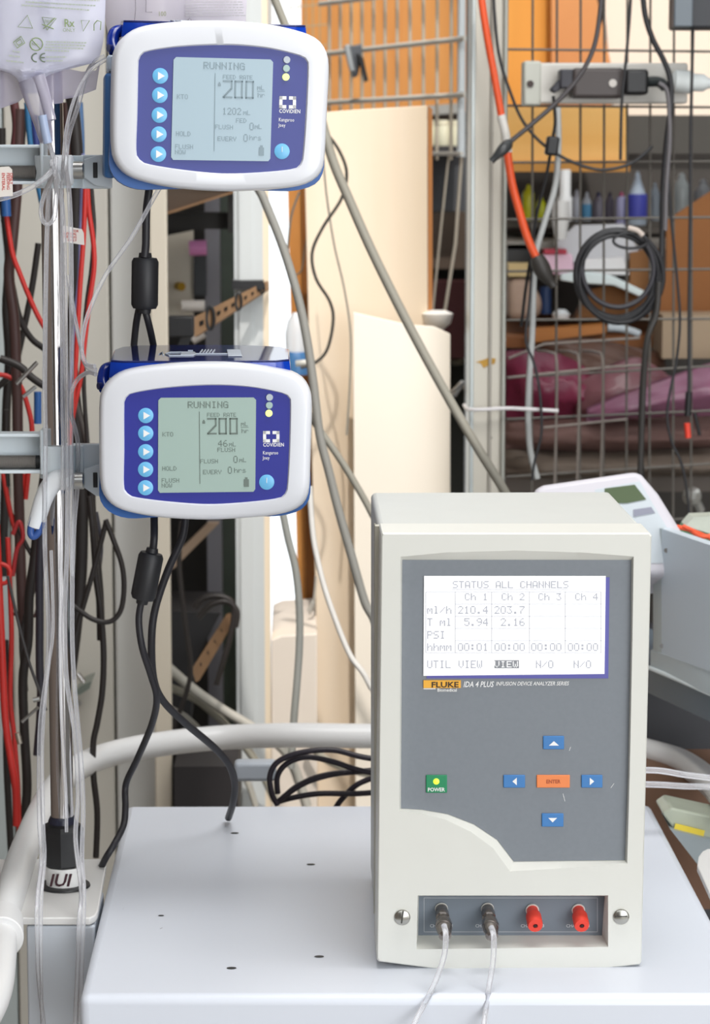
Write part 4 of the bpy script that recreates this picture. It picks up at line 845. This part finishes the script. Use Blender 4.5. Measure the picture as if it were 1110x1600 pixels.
bottle(962, 980, 300, 352, 3.62, 'B4B4DC', 'lilac bottle with pink cap left of the largest bottle', capc='C0507E', shoulder=.85)
bottle(980, 1011, 268, 352, 3.6, 'B8C6D6', 'largest bottle, cone-topped with blue and white label', labc='4A50B4', neck=.4, shoulder=.58)
bottle(1014, 1032, 285, 345, 3.66, '8E98A2', 'dull blue-grey bottle right of the largest bottle')
bottle(1050, 1078, 270, 335, 3.66, '9EA4A4', 'smoky glass bottle near the right picture edge', neck=.6)
bottle(1084, 1112, 280, 335, 3.66, '77797C', 'dark glass bottle at the right picture edge', neck=.6)
a = P(876, 374, 3.4); t = tag(obj('plastic_cup', MB().lathe([(px2m(9, 3.4), 0), (px2m(14, 3.4), .03), (px2m(13, 3.4), .05)], a, (0, 0, 1), 20), M('DEDEDC', .4)), 'small white plastic cup under the tube can', 'cup')
tag(obj('steel_plate', board(((868, 380), (900, 352), (975, 350), (1000, 395), (960, 420), (870, 405)), 3.46, .02), M('A5A5A8', .4, .3)), 'grey sheet metal plate lying behind the coiled cable', 'plate')
t = tag(obj('soft_packet', board(((848, 398), (895, 396), (898, 425), (880, 432), (848, 425)), 3.42, .04), M('DDB9CB', .6), bevel=.004), 'pink packet with red stripe behind the mesh left of the coil', 'packet')
obj('packet_stripe', MB().pxbox(852, 390, 886, 397, 3.42, .04), M('B8344A', .6), t)
tag(obj('foam_strip', board(((878, 428), (915, 424), (960, 432), (1008, 455), (1006, 466), (960, 446), (900, 442), (876, 438)), 3.4, .05), M('DCE9EA', .5), bevel=.002), 'white foam strip seen through the coiled cable', 'strip')
tag(obj('white_carton', board(((912, 405), (975, 402), (985, 430), (912, 430)), 3.45, .05), M('DAD8D8', .6), bevel=.002), 'white carton seen through the coiled cable above the foam strip', 'carton')
tag(obj('wood_offcut', MB().pxbox(795, 412, 832, 432, 3.45, .1), M('C9B280', .7)), 'light wood offcut beside the steel column', 'wood')
tag(obj('tool_case', MB().pxbox(793, 382, 830, 412, 3.5, .1), M('1E1E20', .5)), 'small black case beside the steel column above the wood offcut', 'case')
tag(obj('cloth_bundle', board(((795, 436), (828, 434), (850, 470), (845, 498), (795, 500)), 3.45, .1), M('B9A08E', .8, var=.2, scale=20), bevel=.01), 'tan cloth bundle below the wood offcut', 'cloth')
tag(obj('blue_tub', MB().cyl(P(853, 490, 3.48), P(853, 448, 3.48), px2m(9, 3.48), 16), M('24406E', .5)), 'dark blue tub behind the grey cable', 'tub')
tag(obj('white_blob', MB().lathe([(.010, 0), (.012, .008), (.006, .014)], P(877, 500, 3.4), (0, 0, 1), 16), M('D9DEE0', .4)), 'small white blob on the brown shelf beside the dark blue tub', 'cup')  # white object of no clear kind, given a simple turned shape
tag(obj('cardboard_sheet', board(((1042, 345), (1110, 300), (1170, 270), (1170, 500), (1020, 500), (1042, 420)), 3.38, .01), M('A06A3C', .8, wood='8C5A30', scale=3)), 'large brown cardboard sheet standing right of the coil', 'cardboard')
tag(obj('wooden_block', board(((985, 395), (1030, 388), (1030, 495), (900, 497), (925, 452), (985, 440)), 3.45, .04), M('8F6238', .8, wood='7C5430', scale=4)), 'brown wooden block inside the coil outline', 'block')
tag(obj('tan_box', MB().pxbox(1036, 492, 1180, 560, 3.3, .09), M('B09A80', .7, var=.08)), 'tan cardboard box under the brown sheet at the right edge', 'box')
tag(obj('tube_bottle', MB().tube([P(950, 512, 3.36), P(975, 514, 3.36), P(1000, 522, 3.36)], px2m(6, 3.36), 10), M('C3CCD2', .4)), 'small white squeeze tube lying under the coil', 'tube')
tag(obj('orange_folder', board(((830, 516), (948, 508), (948, 520), (830, 536)), 3.36, .05), M('C07A38', .6)), 'orange folder edge under the coil', 'folder')
# crumpled bags
def crumple(name, label, cat, pts, Y, thick, mat, group=None, seed=1):
    random.seed(seed); n = 10; top = catmull([(a, b, 0) for a, b, c in pts], 4); bot = catmull([(a, c, 0) for a, b, c in pts], 4); mb = MB(); rows = []
    for i in range(len(top)):
        r = []
        for j in range(n+1):
            u = j/n; x = top[i].x; y = top[i].y+(bot[i].y-top[i].y)*u
            e = min(1, i/3, (len(top)-1-i)/3)
            r.append(P(x, y, Y)+Vector((0, -thick*math.sin(math.pi*u)*e+random.uniform(-1, 1)*thick*.16, 0)))
        rows.append(r)
    N = n+1
    mb.add([p for r in rows for p in r], [(i*N+j, i*N+j+1, (i+1)*N+j+1, (i+1)*N+j) for i in range(len(rows)-1) for j in range(n)])
    rows2 = [[Vector((p.x, Y+.02, p.z)) for p in (r[0], r[-1])] for r in rows]
    mb.add([p for r in rows2 for p in r], [(2*i, 2*i+1, 2*i+3, 2*i+2) for i in range(len(rows)-1)])
    o = obj(name, mb, mat, angle=180); return tag(o, label, cat, group)
crumple('plastic_bag', 'deep pink plastic bag beside the steel column in the basket', 'bag', [(792, 550, 655), (830, 548, 658), (870, 552, 660), (910, 570, 655), (945, 600, 650)], 3.3, .04, M('862F4C', .35, var=.25, scale=25), 'pink plastic bags', 3)
crumple('plastic_bag', 'dusty pink plastic bag in the middle of the basket', 'bag', [(900, 600, 662), (950, 575, 665), (1000, 560, 655), (1050, 590, 650)], 3.27, .03, M('8A5A62', .3, var=.3, scale=25), 'pink plastic bags', 5)
crumple('plastic_bag', 'light pink plastic bag with glossy folds at the right edge', 'bag', [(920, 640, 660), (980, 615, 655), (1050, 590, 650), (1110, 570, 650), (1160, 560, 650)], 3.22, .03, M('94607A', .3, var=.3, scale=20), 'pink plastic bags', 9)
crumple('brown_bag', 'dull brown plastic bag behind the basket wires', 'bag', [(850, 535, 600), (920, 530, 605), (1000, 545, 600), (1040, 552, 590)], 3.34, .04, M('6A4A3C', .4, var=.3, scale=20), None, 11)
crumple('folded_blanket', 'dusty pink-brown blanket stack below the bags', 'blanket', [(790, 660, 702), (870, 655, 704), (960, 650, 706), (1060, 650, 700), (1160, 650, 700)], 3.28, .05, M('7D5F59', .8, var=.2, scale=12), None, 13)
crumple('folded_blanket', 'grey-beige blanket under the pink-brown one', 'blanket', [(790, 702, 748), (870, 706, 748), (960, 706, 745), (1060, 702, 745), (1160, 700, 745)], 3.27, .05, M('776A5F', .8, var=.2, scale=12), None, 17)
tag(obj('glass_knob', MB().lathe([(.004, 0), (.011, .006), (.012, .014), (.006, .02)], P(1084, 778, 3.2), (-.3, -1, .3), 14).tube([P(1086, 780, 3.2), P(1096, 800, 3.2)], .006, 8, 1), M('B5B5AF', .2, .5)), 'small shiny knob behind the mesh above the metal chassis', 'knob')

# ------------------------------------------------------------------ things hung on the dark mesh
HY = 2.98
ps = thing('power_strip', 'light grey power strip mounted across the dark wire mesh', 'power strip', P(950, 165, HY))
obj('strip_body', MB().pxbox(822, 98, 1075, 162, HY, .03), M('D6D3CC', .45), ps, bevel=.003)
obj('end_cap', MB().pxbox(819, 95, 846, 165, HY-.003, .036), M('C3C4BA', .45), ps, bevel=.003)
obj('end_screw', MB().lathe([(.004, 0), (.004, .001)], P(829, 131, HY-.004), (0, -1, 0), 10), M('3C2C28', .5), ps)
ad = thing('power_adapter', 'dark grey power adapter block plugged into the power strip', 'adapter', P(935, 155, HY-.02))
obj('adapter_body', MB().pxbox(896, 106, 976, 153, HY-.04, .036), M('4B4443', .5), ad, bevel=.004)
obj('adapter_nose', MB().pxbox(876, 108, 898, 138, HY-.035, .03).prism([P(*p, HY-.03) for p in ((860, 140), (880, 118), (884, 134), (868, 146))], (0, .02, 0)), M('3B3B42', .5), ad, bevel=.002)
obj('pin_hole', MB().lathe([(.0045, 0), (.0045, .001)], P(958, 130, HY-.0405), (0, -1, 0), 12), M('C9C4BE', .5), ad)
pg = thing('mains_plug', 'black mains plug between the adapter block and the white plug', 'plug', P(1000, 140, HY-.02))
obj('plug_body', MB().pxbox(977, 108, 1014, 148, HY-.04, .036), BLK, pg, bevel=.004)
obj('plug_neck', MB().tube([P(1012, 128, HY-.02), P(1030, 128, HY-.025), P(1040, 136, HY-.03)], .006, 12), M('2A3030', .4), pg)
wp = thing('mains_plug', 'white plug at the right end of the power strip', 'plug', P(1070, 140, HY-.02))
obj('plug_body', MB().lathe([(.008, 0), (.013, .004), (.013, .022), (.010, .026), (.010, .036), (.006, .042), (.004, .06)], P(1050, 127, HY-.02), (1, 0, -.05), 18), M('E4EAEA', .4), wp)
tag(obj('black_box', MB().pxbox(1058, -40, 1180, 44, 2.9, .06), M('33353A', .5), bevel=.003), 'dark junction box in the top right corner', 'box')
tag(obj('grey_box', MB().pxbox(1055, -40, 1083, 42, 2.88, .02), M('6F7880', .5), bevel=.002), 'blue-grey box face beside the dark junction box', 'box')
K = M('2B2B2E', .45); G = 'cables hung on the dark mesh'
def rc(label, pts, w, mat=K, Y=2.93): return cable('mesh_cable', label, 'cable', pts, w, mat, Y, G)
oc = thing('extension_cord', 'thick orange cord hanging down across the steel column', 'cord', P(795, 240, 2.9))
OCM = M('E0562A', .45)
obj('cord', MB().tube([P(748, -60, 2.9), P(753, 0, 2.9), P(762, 60, 2.9), P(773, 120, 2.9), P(784, 182, 2.9)], px2m(5.8, 2.9), 12), OCM, oc)
obj('cord', MB().tube([P(793, 236, 2.9), P(800, 285, 2.9), P(812, 330, 2.9), P(824, 370, 2.9), P(838, 402, 2.9)], px2m(6.5, 2.9), 12), OCM, oc)
obj('joint_sleeve', MB().tube([P(783, 180, 2.9), P(790, 208, 2.9), P(794, 238, 2.9)], px2m(7, 2.9), 12), M('D5D2CC', .5), oc)
obj('cord_plug', MB().tube([P(838, 400, 2.9), P(850, 425, 2.9), P(866, 448, 2.9)], lambda u: px2m(7+7*math.sin(math.pi*min(1, u*1.1+.1)), 2.9), 14), M('35322F', .5), oc)
rc('thin black cable curving over the steel column and sagging below the power strip', [(771, -40), (773, 20), (781, 90), (800, 150), (818, 190), (845, 222), (880, 246), (920, 262), (950, 265), (985, 256), (1010, 238), (1020, 228)], 5)
jk = thing('cable_with_jack', 'black cable looping down to a loose plug in front of the column', 'cable', P(790, 240, 2.86))
obj('cord', MB().tube([P(942, -40, 2.87), P(938, 20, 2.87), (P(928, 75, 2.87)), P(905, 120, 2.87), P(870, 160, 2.87), P(830, 195, 2.87), P(797, 222, 2.87)], px2m(3.8, 2.87), 10), M('4A4648', .4), jk)
obj('jack', MB().tube([P(797, 222, 2.87), P(786, 234, 2.86), P(768, 252, 2.86)], lambda u: px2m(3.5+6*math.sin(math.pi*min(.9, u+.1)), 2.87), 10), M('3B3D3E', .35), jk)
rc('light grey cable running from the strip down past the orange cord plug', [(872, 168), (873, 230), (868, 290), (852, 345), (838, 395), (834, 450), (832, 520), (827, 600), (826, 660), (830, 710), (840, 748)], 10, M('B4B7B6', .4), 2.95)
sw = thing('inline_switch', 'small black switch box on the thin cord beside the grey cable', 'switch', P(863, 245, 2.92))
obj('switch_body', MB().prism([P(*p, 2.92) for p in ((856, 212), (876, 214), (872, 244), (852, 242))], (0, .015, 0)), BLK, sw, bevel=.003)
obj('cord', MB().tube([P(865, 150, 2.93), P(868, 190, 2.93), P(864, 215, 2.93)], px2m(2.5, 2.93), 8), BLK, sw)
obj('cord', MB().tube([P(860, 242, 2.93), P(853, 280, 2.93), P(838, 340, 2.93), P(830, 400, 2.93), P(822, 450, 2.93), P(815, 510, 2.93)], px2m(2.5, 2.93), 8), BLK, sw)
rc('black cord following the grey cable down with a crossing near the zip tie', [(832, 400), (828, 470), (822, 530), (834, 565), (842, 600), (846, 640), (846, 680), (836, 720), (832, 750)], 4.5, Y=2.92)
rc('black cable running straight down over the adapter block', [(988, -40), (984, 30), (978, 100), (972, 160), (970, 250)], 5)
rc('thick black cable dropping past the plug, right of the coil', [(1003, -40), (1008, 20), (1020, 60), (1038, 95), (1048, 125), (1049, 165), (1042, 220), (1036, 300), (1034, 400), (1028, 470), (1012, 530), (1004, 600), (1002, 680), (1003, 750)], 9)
rc('grey cable leaving the black plug and turning down beside the coil', [(1030, 130), (1042, 140), (1046, 170), (1047, 220), (1042, 290), (1040, 360)], 7, M('6A676A', .4), 2.91)
rc('long black cable right of the coil bending towards the chassis', [(1045, 280), (1050, 350), (1058, 430), (1063, 500), (1058, 560), (1048, 610), (1043, 650), (1050, 690), (1064, 720), (1073, 760), (1078, 810)], 4.5)
tl = thing('test_lead', 'black test lead with red tip hanging right of the coil', 'test lead', P(1074, 670, 2.9))
obj('lead_wire', MB().tube([P(1084, -40, 2.92), P(1083, 60, 2.92), P(1080, 200, 2.92), P(1079, 330, 2.92), P(1077, 480, 2.92), P(1077, 600, 2.92), P(1076, 645, 2.92)], px2m(2.6, 2.92), 10), K, tl)
obj('lead_grip', MB().tube([P(1077, 612, 2.92), P(1075, 650, 2.92)], px2m(5.5, 2.92), 10, 1), BLK, tl)
obj('lead_grip', MB().tube([P(1086, 645, 2.92), P(1094, 680, 2.92)], px2m(3, 2.92), 10, 1), BLK, tl)
obj('red_tip', MB().tube([P(1074, 661, 2.92), P(1076, 684, 2.92)], px2m(5, 2.92), 10, 1), M('E8432E', .4), tl)
co = thing('coiled_cable', 'black cable wound into a round coil hanging on the mesh', 'cable', P(965, 505, 2.9))
random.seed(5)
pts = []
for k in range(5*16):
    a = 2*math.pi*k/16; w = math.sin(k*.31)*5; rx = 62+(k % 37)/37*8*math.sin(k*.13)+w*.4; ry = 69+w*.7
    pts.append(P(966+rx*math.cos(a)+3*math.sin(k*.21), 430+ry*math.sin(a)+3*math.cos(k*.17), 2.90+.008*math.sin(k*.4)))
obj('coil', MB().tube(pts, px2m(3.8, 2.9), 10, 3), K, co)
obj('coil', MB().tube([P(966+56*math.cos(k*.4+1), 420+60*math.sin(k*.4+1), 2.895) for k in range(28)], px2m(4, 2.9), 10, 3), M('333238', .45), co)
obj('coil_tie', MB().tube([P(986+27*math.cos(k*.6), 376+12*math.sin(k*.6), 2.885) for k in range(10)], px2m(2.5, 2.9), 8, 3, True), K, co)
obj('tie_label', MB().tube([P(982, 356, 2.88), P(996, 360, 2.88), P(1005, 368, 2.88)], px2m(4.2, 2.88), 8), M('CFC2B8', .5), co)
obj('tail', MB().tube([P(1030, 440, 2.9), P(1026, 490, 2.9), P(1012, 530, 2.9), P(1006, 600, 2.91), P(1001, 740, 2.92)], px2m(5, 2.9), 10), M('3A3836', .5), co)

# ------------------------------------------------------------------ hoses and cords in the middle
def mh(nm, label, cat, pts, w, mat, Y, grp=None): return cable(nm, label, cat, pts, w, mat, Y, grp)
HM = M('8E8B80', .5)
G = 'grey hoses hanging in the middle'
mh('grey_hose', 'grey hose running from the upper pump corner diagonally down to the analyzer top', 'hose', [(470, 90), (500, 180), (520, 250), (545, 310), (585, 400), (640, 510), (700, 620), (750, 705), (790, 770), (830, 850)], 15, HM, 2.7, G)
mh('grey_hose', 'grey hose passing close behind the right side of the lower pump', 'hose', [(372, -120), (376, 0), (382, 150), (395, 270), (412, 310), (440, 380), (462, 450), (478, 520), (490, 600), (500, 680), (515, 740), (530, 800), (550, 870), (570, 940), (590, 990), (605, 1150), (610, 1500)], 14, M('8B8A84', .5), 2.6, G)
mh('grey_hose', 'grey hose from the lower pump corner bowing down to the analyzer side', 'hose', [(478, 640), (500, 672), (530, 715), (555, 755), (580, 800), (600, 850), (612, 1000), (615, 1500)], 11, HM, 2.62, G)
mh('grey_hose', 'grey hose hanging down to the rail in the bright gap', 'hose', [(442, 800), (450, 840), (462, 890), (468, 950), (468, 1010), (464, 1070), (459, 1130), (455, 1200)], 12, M('999B96', .5), 2.7, G)
mh('grey_hose', 'grey hose rising at the top edge left of the light wire grid', 'hose', [(420, -30), (432, 5), (448, 45), (460, 80)], 13, HM, 2.75, G)
mh('cable', 'thin white cord bowing from the lower pump to the analyzer side', 'cord', [(484, 760), (490, 840), (505, 910), (525, 970), (548, 1025), (575, 1065), (600, 1150), (605, 1500)], 9, M('E3E1DC', .5), 2.62)
mh('cable', 'black cord with a wavy drop in front of the cream board', 'cord', [(508, 205), (530, 235), (542, 270), (534, 310), (505, 355), (488, 395), (494, 435), (515, 470), (521, 500), (512, 545), (494, 566), (470, 575)], 5, M('3B3833', .5), 2.95)
mh('grey_wire', 'thin grey wire hanging down the cream board to the right of the wavy cord', 'wire', [(505, 240), (510, 300), (522, 380), (538, 450), (548, 520), (547, 600), (542, 680)], 3.2, M('8A867C', .5), 3.0)
mh('grey_wire', 'thin dark wire curving down over the orange post', 'wire', [(468, 300), (455, 340), (449, 400)], 3.5, M('6E6A62', .5), 3.1)
mh('grey_wire', 'thin dark wire hanging over the darker timber board', 'wire', [(495, 300), (478, 380), (472, 420), (462, 430)], 3, M('7A6E5E', .5), 3.15)
bt = thing('small_bottle', 'small clear bottle with blue base behind the lower pump corner', 'bottle', P(463, 600, 3.1))
obj('bottle_body', MB().lathe([(.012, 0), (.013, .03), (.010, .045), (.004, .055)], P(463, 560, 3.1), (0, 0, 1), 16), M('E4E8EC', .3, alpha=.7), bt)
obj('base', MB().lathe([(.015, 0), (.016, .02), (.012, .028)], P(463, 585, 3.1), (0, 0, 1), 16), M('3D6C9C', .4), bt)
tag(obj('pipe_stub', MB().cyl(P(462, 568, 2.9), P(486, 566, 2.9), px2m(5, 2.9), 14), M('C8C6BC', .4)), 'short pale pipe stub at the right corner of the lower pump', 'pipe')
tag(obj('cable_terminal', MB().tube([P(484, 960, 3.1), P(491, 935, 3.1), P(494, 900, 3.1)], px2m(2, 3.1), 8).tube([P(484, 955, 3.09), P(490, 940, 3.09)], px2m(4, 3.1), 8, 1), M('D9D9D4', .3, .6)), 'small metal cable terminal hanging low in the bright gap', 'terminal')

# ------------------------------------------------------------------ behind the analyzer
k = thing('coiled_power_cord', 'black power cord folded in loops behind the cart top left of the analyzer', 'cord', P(500, 1255, 2.36))
for i, pts in enumerate([[(620, 1190), (567, 1183), (520, 1172), (470, 1176), (435, 1190), (422, 1212), (425, 1240), (434, 1258)], [(620, 1215), (560, 1203), (520, 1190), (480, 1183), (450, 1192), (434, 1212), (434, 1240)],
                         [(620, 1200), (567, 1205), (520, 1210), (480, 1222), (450, 1240), (432, 1256)], [(620, 1235), (560, 1240), (500, 1240), (460, 1246), (430, 1254)], [(600, 1210), (560, 1225), (535, 1248), (525, 1262)], [(620, 1202), (550, 1206), (500, 1213), (462, 1230), (440, 1250)]]):
    obj('cord_loop', MB().tube([P(x, y, 2.37+.006*i) for x, y in pts], px2m(4.6, 2.37), 10), M('241C26', .4), k)
tag(obj('cable_bracket', MB().pxbox(366, 1192, 432, 1222, 2.41, .02), M('B4BBC4', .4), bevel=.004), 'pale grey flat bracket below the rail left of the folded cord', 'bracket')
tag(obj('dark_case', MB().pxbox(272, 1198, 372, 1300, 2.75, .2), M('242022', .6, var=.2, scale=30)), 'dark case low behind the cart left of the bracket', 'case')
# monitor-like device behind
dv = thing('desktop_instrument', 'white tilted instrument with small green display behind the analyzer', 'instrument', P(950, 850, 2.42))
def slab(pts, Ys, dep): return MB().prism([P(x, y, Y) for (x, y), Y in zip(pts, Ys)], (0, dep, -.02))
fc = [(834, 764), (850, 756), (994, 735), (1004, 740), (1030, 770), (1066, 828), (1075, 900), (840, 900)]
pv = [P(x, y, 2.42) for x, y in fc]; zb = pv[-1].z
pv = [Vector((p.x, p.y+(p.z-zb)*.35, p.z)) for p in pv]
def DV(x, y, off=0):   # ray onto the leaning face
    d = ray(x, y); n = Vector((0, 1, -.35)); c = Vector((0, 2.42, zb)); return CP+d*((c-CP).dot(n)/d.dot(n))+Vector((0, -off, 0))
obj('instrument_case', MB().prism([DV(*p) for p in fc], (0, .07, -.03)), M('D2CFD6', .45), dv, bevel=.006)
obj('face_recess', MB().prism([DV(*p, .0006) for p in ((930, 765), (1000, 752), (1046, 830), (1046, 880), (930, 880))], (0, .001, 0)), M('C6CED4', .45), dv)
obj('green_display', MB().prism([DV(*p, .0015) for p in ((945, 763), (992, 757), (1010, 780), (980, 786), (945, 786))], (0, .001, 0)), M('4E5E3E', .3), dv)
obj('grey_keys', MB().prism([DV(*p, .0015) for p in ((990, 796), (1018, 792), (1024, 801), (990, 807))], (0, .001, 0)), M('8C8E9E', .4), dv)
ch = thing('metal_chassis', 'open light grey sheet metal chassis with circuit board at the right edge', 'chassis', P(1060, 1050, 2.35))
def CH(x, y, off=0):
    t = (x-1022)/(1110-1022); Y = 2.45-.15*t; return P(x, y, Y-off)
q = [CH(1034, 826), CH(1110, 852), CH(1180, 876), CH(1180, 1073), CH(1110, 1048), CH(1034, 1022)]
obj('side_wall', MB().prism(q, (.008, .012, 0)), M('D4DFE8', .45), ch)
obj('corner_flange', MB().prism([CH(1021, 824), CH(1036, 826), CH(1036, 1022), CH(1021, 1016)], (.004, .01, 0)), M('BFCACB', .45), ch)
obj('rivet', MB().lathe([(.0022, 0), (.0022, .001)], CH(1042, 860, .001), (-.5, -1, 0), 10), STEEL, ch); obj('rivet', MB().lathe([(.0022, 0), (.0022, .001)], CH(1035, 1009, .001), (-.5, -1, 0), 10), STEEL, ch)
obj('base_tray', MB().prism([CH(1017, 1016), CH(1110, 1044), CH(1200, 1072), CH(1200, 1125), CH(1110, 1086), CH(1017, 1045)], (.01, .02, 0)), M('D2E0E6', .45), ch)
obj('tray_edge', MB().tube([CH(1014, 1043, .003), CH(1060, 1062, .003), CH(1110, 1084, .003), CH(1200, 1122, .003)], .0022, 8, 1), M('EAF4F6', .4), ch)
pcb = thing('circuit_board', 'green circuit board with orange wire lying in the open chassis', 'circuit board', CH(1090, 840))
obj('board', MB().prism([P(x, y, 2.5) for x, y in ((1065, 832), (1080, 812), (1180, 808), (1180, 870), (1110, 862))], (0, .03, 0)), M('4E8A5C', .5, var=.3, scale=60), pcb)
obj('component', MB().prism([P(x, y, 2.49) for x, y in ((1072, 822), (1084, 808), (1130, 806), (1180, 830), (1110, 834))], (0, .03, 0)), M('CFD6C8', .4, var=.2, scale=50), pcb)
obj('orange_wire', MB().tube([P(1058, 823, 2.44), P(1078, 828, 2.44), P(1095, 838, 2.42), P(1120, 836, 2.42), P(1160, 828, 2.42)], .0022, 8).tube([P(1068, 822, 2.44), P(1090, 832, 2.43), P(1120, 845, 2.41)], .002, 8), M('F0603A', .5), pcb)
tag(obj('dark_bench', MB().prism([CH(1000, 1038), CH(1110, 1087), CH(1230, 1140), CH(1230, 1180), CH(1110, 1128), CH(1000, 1076)], (.02, .25, 0)), M('5A6874', .5)), 'slate grey bench ledge under the metal chassis', 'bench')
tag(obj('bench_cabinet', MB().pxbox(960, 1080, 1260, 1700, 2.62, .4), M('3A3B40', .6, var=.15)), 'dark cabinet under the slate ledge at the right', 'cabinet')
tag(obj('wooden_crate', MB().pxbox(1000, 1208, 1200, 1420, 2.40, .1), M('7A5C48', .7, wood='6A4C3A')), 'brown wooden crate behind the right end of the rail', 'crate')
md = thing('circuit_module', 'clear boxed electronic module with yellow label beyond the cart corner', 'module', P(1080, 1320, 2.24))
obj('module_case', MB().prism([P(x, y, 2.25) for x, y in ((1036, 1272), (1050, 1262), (1180, 1290), (1180, 1350), (1060, 1305))], (0, .05, 0)), M('B9C0AE', .3, var=.15, scale=40), md, bevel=.002)
obj('yellow_label', MB().prism([P(x, y, 2.247) for x, y in ((1056, 1287), (1062, 1288), (1102, 1298), (1100, 1307), (1054, 1295))], (0, .001, 0)), M('E8CE3C', .5), md)
obj('module_base', MB().prism([P(x, y, 2.24) for x, y in ((1048, 1296), (1180, 1330), (1180, 1420), (1090, 1350))], (0, .06, 0)), M('8E989C', .4), md)
for kk, (ya, yb) in enumerate(((1203, 1216), (1225, 1230))):
    cable('clear_tube', ('upper' if kk == 0 else 'lower')+' of the two clear tubes crossing in front of the rail right of the analyzer', 'tube', [(985, ya, 2.2), (1030, ya+1, 2.2), (1070, (ya+yb)/2+1, 2.2), (1112, yb, 2.2), (1160, yb+10, 2.2)], 10, CLEAR, 2.2, 'clear tubes right of the analyzer', seg=14)
